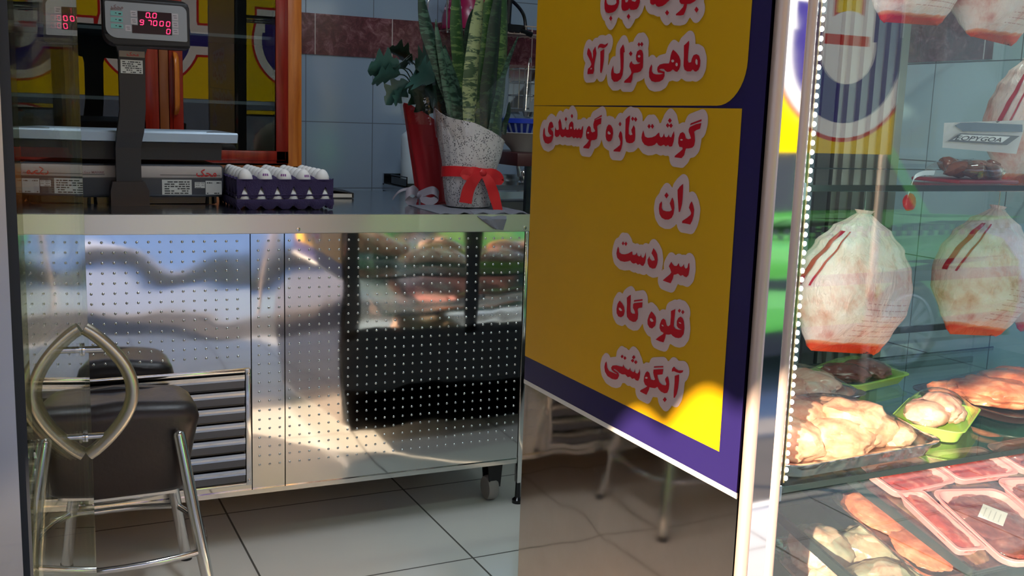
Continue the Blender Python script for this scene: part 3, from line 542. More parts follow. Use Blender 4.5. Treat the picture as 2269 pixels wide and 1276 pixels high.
    rect(bm, .0075, .0100, .0725, .0750, -.0146); obj('lit_digits', bm, emit('red_led', (1, .03, .12), 3.5), hd, False)
scale()

# ------------------------------------------------------------------ egg trays and eggs
def tray_mesh(n, m, W, D, h, seedz):
    """egg tray: a bumpy moulded pulp sheet with pockets and a zig-zag rim"""
    bm = B(); K = 6; rows = []
    for j in range(m*K+1):
        r = []
        for i in range(n*K+1):
            u, v = i/K, j/K; cu = .5-.5*cos(2*pi*u); cv = .5-.5*cos(2*pi*v)
            z = h*(.98-.62*(cu*cv)**.8)-.012*(cu-cv)**2*0
            z += h*.25*((1-cu)*(1-cv))**2-.0035
            e = 1 if (i in (0, n*K) or j in (0, m*K)) else 0
            r.append((W*(u/n-.5), D*(v/m-.5), z if not e else h*.96))
        rows.append(r)
    sheet(bm, rows, 0, .0022)
    # outer walls; the upper tray's skirt has pointed notches that show the eggs below, the lower one a wavy foot
    for side in range(4):
        cnt = n if side % 2 == 0 else m; nn = 6; N = nn*12; top = []; mid = []; bot = []
        def P(o, t, z):
            if side == 0: return (W*t, -D/2-o, z)
            if side == 2: return (-W*t, D/2+o, z)
            if side == 1: return (W/2+o, D*t, z)
            return (-W/2-o, -D*t, z)
        for i in range(N+1):
            t = i/N-.5; s = abs(sin(pi*cnt*(t+.5))); f = abs(((i/12) % 1)-.5)*2      # f = 0 at the middle of a notch
            if seedz: zt, zb, lean = h*(1.03-.20*s), (-.012+.037*max(0, 1-f/.52)**.8 if f < .52 else -.012), -.003
            else: zt, zb, lean = h*.66, (.012*max(0, 1-f/.6)), -.009
            top.append(P(0 if seedz else .001, t, zt)); mid.append(P(-.001 if seedz else .002, t, (zt+zb)/2)); bot.append(P(lean, t, zb))
        sheet(bm, [bot, mid, top], 0, .0022)
    return bm
M_pulp = plain('purple_pulp', rgb(58, 44, 84), .9, var=.12, bump=.5, bscale=220)
M_egg = plain('white_eggshell', rgb(226, 222, 220), .5, var=.015, spec=.4)
def egg_bm():
    bm = B(); pr = []
    for k in range(13):
        a = pi*k/12; z = -cos(a); r = sin(a)*(1-.12*z)
        pr.append((max(.0004, .0222*r), .0285*z))
    lathe(bm, pr, (0, 0, 0), 20); return bm
EGG = [None]
def put_egg(x, y, z, rz, tilt, label, group, stamp=False):
    if EGG[0] is None:
        o = obj('egg', egg_bm(), M_egg); EGG[0] = o.data
    else: o = bpy.data.objects.new('egg', EGG[0]); COL.objects.link(o)
    o.location = (x, y, z); o.rotation_euler = (tilt, 0, rz); tag(o, label, 'egg', group)
    if stamp:
        rnd = random.Random(int(x*1e4)); bm = B()
        for k in range(3): # violet ink stamp, three little marks wrapped on the shell
            a0 = -pi/2+(k-1)*.30; ring = []
            for q in range(2):
                for (da, dz) in ((-.10, -.003), (.10, -.003+rnd.uniform(-.002, .002)), (.10, .003), (-.10, .003)): pass
            pts = []
            for da, dz in ((-.11, -.0035), (.11, -.0035), (.11, .0035), (-.11, .0035)):
                z_ = .010+dz; c_ = z_/.0285; r_ = .0224*math.sqrt(max(0, 1-c_*c_))*(1-.12*c_); pts.append(bm.verts.new((r_*cos(a0+da), r_*sin(a0+da), z_)))
            bm.faces.new(pts)
        s = obj('ink_stamp', bm, plain('violet_ink', rgb(122, 62, 132), .6), o, False); s['label'] = 'violet ink stamp'
    return o
def eggs():
    cx_, cy_ = .7395, 3.205; z0 = ctop(cx_)
    for nm, z, rot, lab in (('egg_tray', z0+.001, 0, 'purple pulp egg tray under the other, standing on the counter'), ('egg_tray', z0+.046, pi/2, 'purple pulp egg tray full of white eggs, upper one of the stack')):
        bm = tray_mesh(6, 5, .292, .292, .048, rot); o = obj(nm, bm, M_pulp, ang=60); o.location = (cx_, cy_, z); o.rotation_euler = (0, 0, rot); tag(o, lab, 'egg tray', 'stacked egg trays')
    rnd = random.Random(4); p = .292/6; q = .292/5
    for j in range(6):
        for i in range(5):
            x = cx_+(i-2)*q; y = cy_+(j-2.5)*p
            put_egg(x, y, z0+.046+.0475, rnd.uniform(0, 6) if not (j < 2 and i in (1, 2, 3)) else rnd.uniform(-.4, .4), rnd.uniform(-.12, .12), 'white egg standing in the upper purple tray', 'eggs in the upper tray', j < 2 and i in (1, 2, 3))
    for i in range(6):
        put_egg(cx_+(i-2.5)*p, cy_-2*q-.006, z0+.0385, 0, 0, 'white egg peeping out of the lower purple tray', 'eggs in the lower tray')
eggs()
# ------------------------------------------------------------------ notebooks behind the eggs
def notebooks():
    def book(loc, rz, w, d, h, label, tilt=0):
        r = thing('notebook', label, 'notebook', loc); r.rotation_euler = (0, 0, rz)
        bm = B(); box(bm, 0, w-.006, .003, d-.003, .003, h-.003); obj('pages', bm, plain('cream_pages', rgb(196, 188, 176), .8), r, False, True)
        M = plain('black_cover', rgb(26, 24, 30), .45)
        bm = B(); box(bm, 0, w, 0, d, 0, .003); box(bm, w-.004, w, 0, d, 0, h)
        if tilt: sheet(bm, [[(w, 0, h), (w, d, h)], [(w*.5, 0, h+tilt*.6), (w*.5, d, h+tilt*.6)], [(0, 0, h+tilt), (0, d, h+tilt)]], 0, .003)
        else: box(bm, 0, w, 0, d, h-.003, h)
        obj('cover', bm, M, r, False, True)
    book((.900, 3.50, ctop(.95)), -.05, .185, .15, .019, 'black notebook lying on the counter behind the eggs', .022)
    book((.915, 3.665, ctop(.9)), .05, .085, .12, .034, 'small black notebook standing behind the thicker one')
notebooks()

# ------------------------------------------------------------------ snake plant in speckled wrapping
def leaf_mat(name, dark, pale, sc, thr):
    t = NT(name); v = t.coord(scale=(26, 26, 95)); a = t.noise(v, 1., 4, .6, .6); g = t.noise(t.coord(), 9, 2)
    c = t.ramp(t.math('MULTIPLY_ADD', g, .25, a), [(thr-.06, dark), (thr, dark), (thr+.05, pale), (1, pale)])
    t.bsdf(c, .42, 0, None, .4); return t.m
M_leafA = leaf_mat('snake_leaf_dark', rgb(26, 46, 34), rgb(62, 88, 70), 1, .62)
M_leafB = leaf_mat('snake_leaf_green', rgb(44, 74, 36), rgb(92, 116, 62), 1, .66)
M_leafC = leaf_mat('snake_leaf_pale', rgb(50, 70, 44), rgb(132, 140, 96), 1, .57)
M_leafD = leaf_mat('snake_leaf_deep', rgb(20, 36, 26), rgb(40, 62, 40), 1, .66)  # darkest of the four leaf greens
def blade(bm, pts, w, bend=.25, thick=.0022):
    """upright strap leaf along pts with half-folded section"""
    P = smooth_path(pts, 7); n = len(P); rows = []
    for i, p in enumerate(P):
        t = i/(n-1); ww = w*(min(1, .55+t*1.4) if t < .4 else 1)*(1 if t < .72 else max(.02, 1-((t-.72)/.28)**1.6)); tg = (P[min(i+1, n-1)]-P[max(i-1, 0)]).normalized()
        side = tg.cross(Vector((sin(.7*t), -1, 0))).normalized(); nr = side.cross(tg)
        rows.append([p+side*ww*s/2+nr*(abs(s)**1.5)*ww*bend*-1 for s in (-1, -.6, -.2, .2, .6, 1)])
    sheet(bm, rows, 0, thick)
def snake_plant():
    cx_, cy_ = 1.372, 3.14; z0 = ctop(cx_)+.006
    root = thing('snake_plant', 'tall snake plant in white speckled wrapping tied with a red ribbon', 'potted plant', (cx_, cy_, z0))
    # paper wrap over the pot: waisted, higher on the left, soft pleats
    def wrapmat():
        t = NT('speckled_paper'); v = t.coord(scale=(1, 1, .62)); vo = t.n('TexVoronoi', feature='F1'); t.l(v, vo.inputs['Vector']); vo.inputs['Scale'].default_value = 240
        n2 = t.noise(t.coord(), 34, 4, .7); m = t.math('MULTIPLY', t.math('LESS_THAN', vo.outputs['Distance'], .34), t.math('GREATER_THAN', n2, .47))
        c = t.mix(m, t.mix(t.noise(t.coord(), 12, 3), rgb(206, 200, 202), rgb(176, 172, 176)), rgb(40, 38, 48)); t.bsdf(c, .35, 0, t.bump(t.noise(t.coord(scale=(40, 40, 6)), 1, 3), .4, .006), .5); return t.m
    bm = B(); rows = []; NS = 72
    prof = [(.001, .002), (.072, .002), (.078, .02), (.086, .085), (.087, .112), (.092, .135), (.106, .19), (.113, .235), (.118, .262)]
    for j, (r, z) in enumerate(prof):
        row = []
        for k in range(NS+1):
            a = 2*pi*k/NS; pl = ((.012 if .09 < z < .14 else .028)*cos(23*a+2*sin(3*a)) if .05 < z < .15 else .012*cos(23*a+z*20)) * (1 if j > 2 else .4)
            zz = z
            if j >= 5: # slanting rim: high on the left, low at the front right
                f = (j-4)/4; zz = z+f*(.062*(-cos(a))+.012*sin(3*a)-.010)*(1 if cos(a) < 0 else .55)
            q = r*(1+pl); row.append((cx_+q*cos(a), cy_+q*sin(a)*.95, z0+zz))
        rows.append(row)
    sheet(bm, rows, 0, .0012); bmesh.ops.remove_doubles(bm, verts=bm.verts, dist=.0002)
    obj('wrapping', bm, wrapmat(), root)
    bm = B(); lathe(bm, [(.001, .15), (.080, .15), (.084, .165), (.001, .169)], (cx_, cy_, z0), 30); obj('soil', bm, plain('soil', rgb(40, 32, 28), .95, bump=.6, bscale=150), root)
    # cellophane collar
    bm = B(); rows = []
    for j in range(8):
        t = j/7; row = []
        for k in range(49):
            a = 2*pi*k/48; r = .108+.020*t+.004*sin(5*a+3*t); row.append((cx_+r*cos(a), cy_+r*sin(a)*.95, z0+.225+t*(.17+.07*cos(a-.3)+.02*sin(4*a))))
        rows.append(row)
    sheet(bm, rows); obj('cellophane', bm, M_film, root)
    # ribbon: band, knot, loops, two tails
    M = plain('red_ribbon', rgb(206, 24, 34), .45); M2 = plain('red_ribbon_dark', rgb(190, 18, 28), .45)
    bm = B(); rows = []
    for zz in (.099, .115, .133):
        rows.append([(cx_+(.0925)*cos(2*pi*k/48), cy_+.0925*.955*sin(2*pi*k/48), z0+zz+.004*sin(2*pi*k/48*2)) for k in range(49)])
    sheet(bm, rows, 0, .0016); band = obj('ribbon_band', bm, M, root)
    yf = cy_-.094
    bm = B(); blob(bm, (cx_+.004, yf-.008, z0+.118), (.016, .010, .013), amp=.2, seed=3); obj('ribbon_knot', bm, M2, root)
    for nm, pts, w in (('ribbon_tail', [(cx_+.002, yf-.010, z0+.118), (cx_-.025, yf-.016, z0+.10), (cx_-.044, yf-.008, z0+.065), (cx_-.052, yf-.004, z0+.02)], [.022, .036, .042, .044]),
                       ('ribbon_tail', [(cx_+.006, yf-.010, z0+.118), (cx_+.026, yf-.018, z0+.085), (cx_+.045, yf-.014, z0+.045), (cx_+.064, yf-.014, z0-.012)], [.022, .034, .038, .030]),
                       ('ribbon_loop', [(cx_+.006, yf-.010, z0+.120), (cx_+.034, yf-.014, z0+.120), (cx_+.064, yf-.004, z0+.108), (cx_+.072, yf-.002, z0+.090), (cx_+.036, yf-.012, z0+.096), (cx_+.006, yf-.010, z0+.114)], [.018, .026, .026, .022, .024, .02]),
                       ('ribbon_loop', [(cx_, yf-.010, z0+.121), (cx_-.032, yf-.014, z0+.125), (cx_-.058, yf-.002, z0+.112), (cx_-.03, yf-.012, z0+.104), (cx_, yf-.010, z0+.114)], [.018, .026, .030, .026, .02])):
        bm = B(); P = smooth_path(pts, 5); ws = [w[min(len(w)-1, int(i/5))]*(1-(i % 5)/5)+w[min(len(w)-1, int(i/5)+1)]*((i % 5)/5) for i in range(len(P))]
        dirs = []
        for i in range(len(P)):
            tg = (P[min(i+1, len(P)-1)]-P[max(i-1, 0)]).normalized(); d = tg.cross(Vector((0, -1, 0))); dirs.append(d if d.length > .2 else Vector((1, 0, 0)))
        strip(bm, P, dirs, ws, .0012); obj(nm, bm, M, root)
    # leaves: traced in the air above the pot, at their own depths
    LV = [('A', 3.12, [(1022, 300), (1003, 215), (975, 130), (950, 60), (930, -40)], 42), ('A', 3.10, [(1000, 265), (990, 190), (978, 110), (966, 42)], 20),
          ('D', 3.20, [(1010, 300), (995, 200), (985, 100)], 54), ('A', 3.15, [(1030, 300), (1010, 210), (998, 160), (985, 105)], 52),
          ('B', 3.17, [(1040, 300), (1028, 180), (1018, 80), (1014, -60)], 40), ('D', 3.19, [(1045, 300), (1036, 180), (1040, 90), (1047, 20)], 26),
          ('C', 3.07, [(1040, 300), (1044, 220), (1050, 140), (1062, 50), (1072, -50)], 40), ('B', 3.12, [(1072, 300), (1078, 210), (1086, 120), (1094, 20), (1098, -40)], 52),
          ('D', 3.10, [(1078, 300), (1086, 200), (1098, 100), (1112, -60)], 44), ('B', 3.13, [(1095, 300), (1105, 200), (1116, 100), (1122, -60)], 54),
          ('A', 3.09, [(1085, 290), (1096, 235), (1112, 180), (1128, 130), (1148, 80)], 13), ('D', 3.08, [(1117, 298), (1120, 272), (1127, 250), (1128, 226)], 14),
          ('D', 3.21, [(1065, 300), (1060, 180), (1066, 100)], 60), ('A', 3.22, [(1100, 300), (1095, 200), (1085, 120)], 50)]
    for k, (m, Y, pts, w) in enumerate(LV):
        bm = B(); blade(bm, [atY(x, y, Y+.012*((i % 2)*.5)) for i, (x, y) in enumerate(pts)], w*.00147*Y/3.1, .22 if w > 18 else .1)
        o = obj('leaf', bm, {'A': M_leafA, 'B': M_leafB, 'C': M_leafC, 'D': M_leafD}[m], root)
        if m == 'C': o['label'] = 'pale mottled leaf'
snake_plant()

# grey cloth under the pot, hanging over the counter edge
def cloth():
    M = plain('grey_cloth', rgb(112, 112, 122), .9, bump=.3, bscale=400); zt = ctop(1.38)+.0012
    bm = B(); rows = []
    for j in range(15):
        v = j/14; row = []
        for i in range(25):
            u = i/24; x = 1.195+.31*u-.01*v; y = 3.235-.315*v
            z = zt+.0035*abs(noise.noise(Vector((u*6, v*6, 2))))+.002
            if v > .9: z += .004*sin(u*30)
            row.append((x, y, z))
        rows.append(row)
    sheet(bm, rows, 0, .002)
    # corner that falls over the front edge
    rows = []
    for j in range(9):
        v = j/8; a = Vector((1.288, 2.935, zt+.004)); b = Vector((1.412, 2.932, zt+.004)); tip = Vector((1.368, 2.905, zt-.046)); tip2 = Vector((1.394, 2.906, zt-.050))
        e = min(1, v*3); 
        A_ = a.lerp(tip, v); B_ = b.lerp(tip2, v)
        row = []
        for i in range(9):
            p = A_.lerp(B_, i/8); p.y = 2.935+(2.909-2.935)*e - .002*sin(i*1.2); p.z += (.006*(1-v))*math.exp(-v*6); row.append(p)
        rows.append(row)
    sheet(bm, rows, 0, .0018)
    tag(obj('cloth', bm, M), 'crumpled grey cloth under the plant hanging over the counter edge', 'cloth')
cloth()

# ------------------------------------------------------------------ leafy plant in red wrapping
def red_plant():
    c = Vector((1.347, 3.40, ctop(1.3)))
    root = thing('leafy_plant', 'dark leafy plant in tall red wrapping behind the snake plant', 'potted plant', c)
    bm = B(); rows = []
    for j in range(12):
        t = j/11; row = []
        for k in range(49):
            a = 2*pi*k/48; r = .055+.030*t**1.1+.003*sin(9*a+4*t); sh = -.028*t
            row.append((c.x+sh+r*cos(a), c.y+.9*r*sin(a), c.z+.002+t*(.285+.055*(-cos(a)))))
        rows.append(row)
    sheet(bm, rows, 0, .0015); lathe(bm, [(.001, 0), (.054, 0), (.054, .004), (.001, .004)], c, 24); obj('wrapping', bm, plain('red_paper', rgb(178, 20, 34), .5, var=.1), root)
    bm = B(); lathe(bm, [(.001, .20), (.070, .20), (.001, .215)], c+Vector((-.012, 0, 0)), 20); obj('soil', bm, plain('dark_soil', rgb(36, 28, 26), .95), root)
    bm = B(); rows = []
    for j in range(6):
        t = j/5; rows.append([(c.x-.02+(.088+.03*t)*cos(2*pi*k/40), c.y+.1*sin(2*pi*k/40), c.z+.27+.12*t+.03*cos(2*pi*k/40*2)*t) for k in range(41)])
    sheet(bm, rows); obj('cellophane', bm, M_film, root)
    # lobed leaves
    M1 = plain('dark_leaf', rgb(30, 54, 38), .35, var=.15); M2 = plain('blue_green_leaf', rgb(52, 86, 78), .35, var=.12)
    def leaf(px_, Y, L, W, ang, face, m, droop=.25):
        p = atY(px_[0], px_[1], Y); bm = B(); n = 16; rows = []
        for i in range(n+1):
            t = i/n; w = W*sin(pi*min(1, t*1.02))**.7*(1+.32*sin(t*pi*7))*.6 if 0 < t < 1 else .0008; w = max(w, .0008)
            rows.append([Vector((L*(t-.1), s*w, -droop*L*t*t+.35*abs(s)*w)) for s in (-1, -.5, 0, .5, 1)])
        Rm = Matrix.Translation(p) @ Matrix.Rotation(face[0], 4, 'Z') @ Matrix.Rotation(face[1], 4, 'Y') @ Matrix.Rotation(ang, 4, 'X')
        sheet(bm, [[Rm @ v for v in r] for r in rows], 0, .0008); obj('leaf', bm, m, root)
        bm = B(); tube(bm, smooth_path([c+Vector((-.02, 0, .21)), (c+Vector((-.02, 0, .3))).lerp(p, .6)+Vector((0, 0, .03)), p], 5), .0022, 6); obj('stem', bm, M1, root)
    for px_, L, W, ang, face, m in (((880, 148), .11, .075, 1.1, (3.05, .05), M2), ((880, 165), .115, .05, .9, (3.3, .15), M2), ((910, 135), .09, .07, .8, (2.2, -.6), M1), ((925, 150), .10, .08, 1.2, (.4, -.3), M1),
                                    ((935, 175), .10, .075, .7, (.2, .3), M1), ((900, 185), .10, .06, 1.0, (2.6, .7), M2), ((915, 195), .11, .07, 1.3, (-.4, .8), M1), ((945, 200), .11, .08, 1.1, (.1, .6), M1),
                                    ((895, 150), .08, .06, .5, (-2.4, -.2), M1), ((920, 165), .10, .08, 1.0, (-1.4, .1), M2), ((890, 200), .06, .03, .9, (3.0, 1.0), M2), ((950, 150), .09, .08, 1.2, (.6, -.5), M1)):
        leaf(px_, 3.36+random.Random(px_[0]*7+px_[1]).uniform(-.06, .06), L*1.08, W*1.15, ang, face, m)
    # pale organza bow at the foot
    M = glassy('organza', (.80, .76, .80), .10, .5); Mo = plain('organza_ribbon', rgb(128, 120, 130), .6)
    bm = B()
    for pts, w in (([(1.235, 3.30, c.z+.05), (1.21, 3.27, c.z+.055), (1.175, 3.27, c.z+.045), (1.155, 3.28, c.z+.018)], .010),
                   ([(1.25, 3.29, c.z+.035), (1.215, 3.25, c.z+.052), (1.19, 3.25, c.z+.03), (1.215, 3.25, c.z+.010), (1.245, 3.28, c.z+.025)], .034),
                   ([(1.25, 3.29, c.z+.03), (1.29, 3.26, c.z+.05), (1.31, 3.25, c.z+.03), (1.28, 3.25, c.z+.012), (1.25, 3.28, c.z+.025)], .030),
                   ([(1.25, 3.28, c.z+.03), (1.24, 3.25, c.z+.015), (1.232, 3.22, c.z+.004), (1.225, 3.20, c.z+.002)], .034)):
        P = smooth_path(pts, 6); strip(bm, P, Vector((.25, .5, 1)), w, .0006)
    blob(bm, (1.25, 3.285, c.z+.03), (.012, .010, .012), amp=.25, seed=2, sub=2); o = obj('organza_bow', bm, Mo, root); o['label'] = 'pale grey organza bow'
red_plant()

# ------------------------------------------------------------------ red and orange display refrigerator behind the counter
def red_fridge():
    Y = 3.93
    root = thing('upright_refrigerator', 'red and orange framed refrigerator with glass doors behind the counter', 'refrigerator', (.2, 4.1, 0))
    wood = NT('orange_wood'); v = wood.coord(scale=(14, 14, 1.2)); wood.bsdf(wood.ramp(wood.noise(v, 3, 5, .6, .4), [(.3, rgb(176, 88, 24)), (.6, rgb(208, 118, 36)), (.8, rgb(222, 140, 50))]), .3)
    red = NT('red_lacquer'); v = red.coord(scale=(14, 14, 1.2)); red.bsdf(red.ramp(red.noise(v, 3, 5, .6, .4), [(.3, rgb(120, 26, 16)), (.6, rgb(156, 38, 22)), (.85, rgb(178, 60, 30))]), .25)
    brown = plain('brown_stile', rgb(150, 84, 44), .3, var=.1); inside = plain('fridge_liner', rgb(52, 56, 58), .5)
    X0, X1, Z1 = -.75, 1.012, 2.05
    bm = B(); box(bm, X1-.012, X1, Y+.03, 4.38, .05, Z1); box(bm, X0, X0+.012, Y+.03, 4.38, .05, Z1); box(bm, X0, X1, Y+.03, 4.38, Z1, Z1+.02); box(bm, X0, X1, Y+.03, 4.38, .02, .06); box(bm, X0, X1, 4.37, 4.38, .05, Z1); obj('cabinet', bm, inside, root, False)
    bm = B(); box(bm, .956, X1, Y, Y+.03, .02, Z1+.02, bev=.004); box(bm, X0, X0+.05, Y, Y+.03, .02, Z1+.02, bev=.004); box(bm, X0, X1, Y, Y+.03, Z1-.04, Z1+.02, bev=.004); box(bm, X0, X1, Y, Y+.03, .02, 1.075, bev=.004); obj('outer_frame', bm, wood.m, root)
    for dn, (a, b, hx) in enumerate(((.523, .955, .545), (-.15, .487, -.12), (-.70, -.155, -.65))):
        bm = B(); z0, z1, w = 1.082, 2.0, .048; yb = Y-.022
        for k, (ins, dep) in enumerate(((0, 0), (.012, -.006), (.030, .004))): # stepped moulding
            q = w if k == 2 else w
            a2, b2, z2, z3 = a+ins, b-ins, z0+ins, z1-ins; wi = w-ins
            y0 = yb-.004*k if k < 2 else yb+.003
            if k < 2:
                box(bm, a2, a2+wi, y0, Y, z2, z3, bev=.002); box(bm, b2-wi, b2, y0, Y, z2, z3, bev=.002); box(bm, a2, b2, y0, Y, z2, z2+wi, bev=.002); box(bm, a2, b2, y0, Y, z3-wi, z3, bev=.002)
        d = obj('door', bm, red.m, root)
        bm = B(); ga, gb = a+w-.002, b-w+.002; sh = .012
        vs = [bm.verts.new(p) for p in ((ga, yb+.010, z0+w), (gb, yb+.010, z0+w), (gb, yb+.010-sh*1.3, z1-w), (ga, yb+.010-sh*1.3, z1-w))]; bm.faces.new(vs); obj('glass', bm, glassy('fridge_glass', (.55, .6, .6), .07), d, False)
        bm = B(); tube(bm, smooth_path([(hx, yb-.010, 1.262), (hx, yb-.036, 1.29), (hx, yb-.040, 1.365), (hx, yb-.036, 1.44), (hx, yb-.010, 1.468)], 6), [.013]*25, 10, flat=.6); obj('handle', bm, wood.m, d)
    bm = B(); box(bm, .489, .521, Y-.026, Y-.001, 1.09, 2.0, bev=.003); obj('centre_stile', bm, brown, root)
    bm = B()
    for z in (1.30, 1.545, 1.80): box(bm, X0+.02, X1-.02, Y+.06, 4.36, z, z+.012)
    obj('shelf', bm, plain('grey_shelf', rgb(120, 130, 134), .4), root, False)
red_fridge()

# ------------------------------------------------------------------ washing-up corner along the back wall
def back_corner():
    # sink unit
    root = thing('sink_unit', 'stainless sink unit against the back wall at the end of the counter', 'sink', (2.0, 4.15, 0))
    bm = B(); box(bm, 1.50, 2.66, 3.92, 4.395, .05, .93); obj('cabinet', bm, plain('sink_cabinet', rgb(120, 122, 126), .5), root, False)
    bm = B(); z = .985
    box(bm, 1.50, 1.70, 3.9, 4.395, .945, z-.01); box(bm, 2.45, 2.66, 3.9, 4.395, .945, z-.01); box(bm, 1.7, 2.45, 3.9, 3.98, .945, z-.01); box(bm, 1.7, 2.45, 4.28, 4.395, .945, z-.01)
    box(bm, 1.70, 2.45, 3.98, 4.28, .80, .81); box(bm, 1.70, 1.71, 3.98, 4.28, .81, .97); box(bm, 2.44, 2.45, 3.98, 4.28, .81, .97); box(bm, 1.5, 2.66, 4.38, 4.395, .97, 1.02)
    obj('basin', bm, M_top, root, False)
    t = thing('faucet', 'chrome mixer tap with a tall spout over the sink', 'faucet', (2.17, 4.31, .975))
    p = Vector((2.165, 4.31, .975)); bm = B(); lathe(bm, [(.030, 0), (.030, .012), (.022, .02), (.024, .055), (.020, .065)], p, 18); obj('base', bm, M_chrome, t)
    bm = B(); tube(bm, smooth_path([p+Vector((-.02, 0, .04)), p+Vector((-.035, 0, .12)), p+Vector((-.035, -.01, .22)), p+Vector((-.03, -.09, .27)), p+Vector((-.03, -.16, .22))], 7), .011, 12); obj('spout', bm, M_chrome, t)
    bm = B(); tube(bm, smooth_path([p+Vector((.0, 0, .06)), p+Vector((.03, -.02, .085)), p+Vector((.075, -.05, .10))], 5), [.014]*6+[.010]*5, 10); obj('lever', bm, M_chrome, t)
    # black tray with bottles on the ledge
    t = thing('bottle_tray', 'black tray on the sink ledge holding two bottles', 'tray', (1.56, 4.2, .975))
    bm = B(); box(bm, 1.505, 1.705, 4.10, 4.30, .976, .982); 
    for a in (0, 1): box(bm, 1.505+.196*a, 1.509+.196*a, 4.10, 4.30, .978, 1.012)
    box(bm, 1.505, 1.705, 4.10, 4.104, .978, .994); box(bm, 1.505, 1.705, 4.296, 4.30, .978, 1.015); tube(bm, [(1.507, 4.102, .994), (1.507, 4.102, 1.02), (1.507, 4.30, 1.02)], .003, 6); obj('tray_body', bm, M_blackgloss, t, False)
    t = thing('soap_bottle', 'white dish soap bottle with a dark cap standing in the black tray', 'bottle', (1.58, 4.2, .983))
    c = Vector((1.556, 4.2, .983)); bm = B(); lathe(bm, [(.001, 0), (.038, 0), (.041, .006), (.041, .10), (.040, .115), (.041, .13), (.041, .20), (.037, .215), (.020, .228), (.015, .232), (.015, .238)], c, 26); obj('bottle_body', bm, plain('white_bottle', rgb(206, 218, 228), .35), t)
    bm = B(); lathe(bm, [(.019, .236), (.019, .262), (.011, .266), (.010, .285), (.006, .287)], c, 18); obj('cap', bm, plain('navy_cap', rgb(30, 32, 58), .4), t)
    bm = B(); lathe(bm, [(.0055, .286), (.0055, .298), (.001, .299)], c, 12); obj('cap_tip', bm, plain('brass_tip', rgb(120, 96, 50), .4), t)
    t = thing('spray_bottle', 'small teal labelled bottle beside the white soap bottle', 'bottle', (1.66, 4.18, .983))
    c = Vector((1.648, 4.17, .983)); bm = B(); lathe(bm, [(.001, 0), (.026, 0), (.028, .005), (.028, .09), (.022, .115), (.011, .13), (.011, .14)], c, 22); obj('bottle_body', bm, plain('teal_bottle', rgb(56, 140, 150), .3), t)
    bm = B(); lathe(bm, [(.0285, .03), (.0287, .07)], c, 22, caps=False); obj('label_band', bm, plain('pale_teal_label', rgb(150, 200, 205), .5), t)
    bm = B(); lathe(bm, [(.013, .138), (.013, .155), (.008, .16)], c, 14); tube(bm, smooth_path([c+Vector((0, 0, .156)), c+Vector((-.02, -.004, .165)), c+Vector((-.034, -.006, .14)), c+Vector((-.03, -.006, .11))], 5), .0035, 6); obj('spray_head', bm, plain('dark_spray', rgb(44, 50, 60), .4), t)
    # maroon-topped side table with bowl and blue basket
    t = thing('side_table', 'small maroon topped table in front of the sink', 'table', (1.86, 3.6, 0))
    x0, x1, y0, y1 = 1.69, 2.12, 3.42, 3.82; zt = 1.155
    bm = B(); box(bm, x0, x1, y0, y1, zt-.048, zt, bev=.003); obj('tabletop', bm, plain('maroon_laminate', rgb(70, 34, 36), .3), t)
    for x in (x0+.06, x1-.03):
        for y in (y0+.03, y1-.03):
            bm = B(); box(bm, x-.010, x+.010, y-.010, y+.010, 0, zt-.048); obj('leg', bm, M_blackgloss, t, False)
    c = Vector((1.80, 3.60, zt)); t = thing('white_bowl', 'shallow off white bowl on the maroon table', 'bowl', c)
    bm = B(); lathe(bm, [(.001, .001), (.045, .001), (.052, .012), (.10, .06), (.118, .072), (.114, .074), (.095, .062), (.048, .014), (.001, .012)], c, 30); obj('bowl_body', bm, plain('off_white_bowl', rgb(180, 176, 172), .4), t)
    c = c+Vector((0, 0, .064)); t = thing('blue_basket', 'blue plastic basket stacked in the white bowl', 'basket', c)
    bm = B(); lathe(bm, [(.085, .006), (.09, .004), (.118, .05), (.116, .052), (.086, .012)], c, 30); 
    bmb = obj('basket_wall', bm, plain('blue_plastic', rgb(28, 52, 160), .35), t)
    bm = B(); lathe(bm, [(.112, .044), (.125, .046), (.127, .062), (.114, .064)], c, 30); obj('rim', bm, plain('blue_rim', rgb(32, 60, 176), .35), t)
    bm = B()
    for k in range(30):
        a = 2*pi*k/30; strip(bm, [c+Vector((.094*cos(a), .094*sin(a), .010)), c+Vector((.119*cos(a), .119*sin(a), .045))], Vector((-sin(a), cos(a), 0)), .008, .001)
    obj('slots', bm, plain('pale_slot', rgb(150, 168, 210), .5), t, False)
    # wire rack on the wall with utensils, knife
    t = thing('wall_rack', 'chrome wire rack with kitchen tools on the back wall', 'rack', (2.25, 4.37, 1.4))
    bm = B()
    for z in (1.33, 1.39, 1.45, 1.51): tube(bm, [(2.12, 4.30, z), (2.42, 4.30, z)], .003, 6); tube(bm, [(2.12, 4.30, z), (2.12, 4.39, z)], .003, 6); tube(bm, [(2.42, 4.30, z), (2.42, 4.39, z)], .003, 6)
    for k in range(11): tube(bm, [(2.12+.03*k, 4.30, 1.33), (2.12+.03*k, 4.30, 1.51)], .002, 6)
    box(bm, 2.11, 2.43, 4.39, 4.398, 1.31, 1.53); obj('wire_frame', bm, M_chrome, t, False)
    t = thing('kitchen_knife', 'large knife hanging head down on the wire rack', 'knife', (2.19, 4.27, 1.42))
    bm = B(); prism(bm, [(2.165, 1.35), (2.185, 1.22), (2.235, 1.26), (2.285, 1.46), (2.275, 1.48), (2.23, 1.42)], 'Y', 4.283, 4.286); obj('blade', bm, steel('knife_steel', (.5, .5, .52), .2, .05), t, False)
    bm = B(); tube(bm, [(2.28, 4.285, 1.465), (2.335, 4.285, 1.60)], [.012, .016], 8); obj('grip', bm, plain('brown_grip', rgb(84, 44, 34), .5), t)
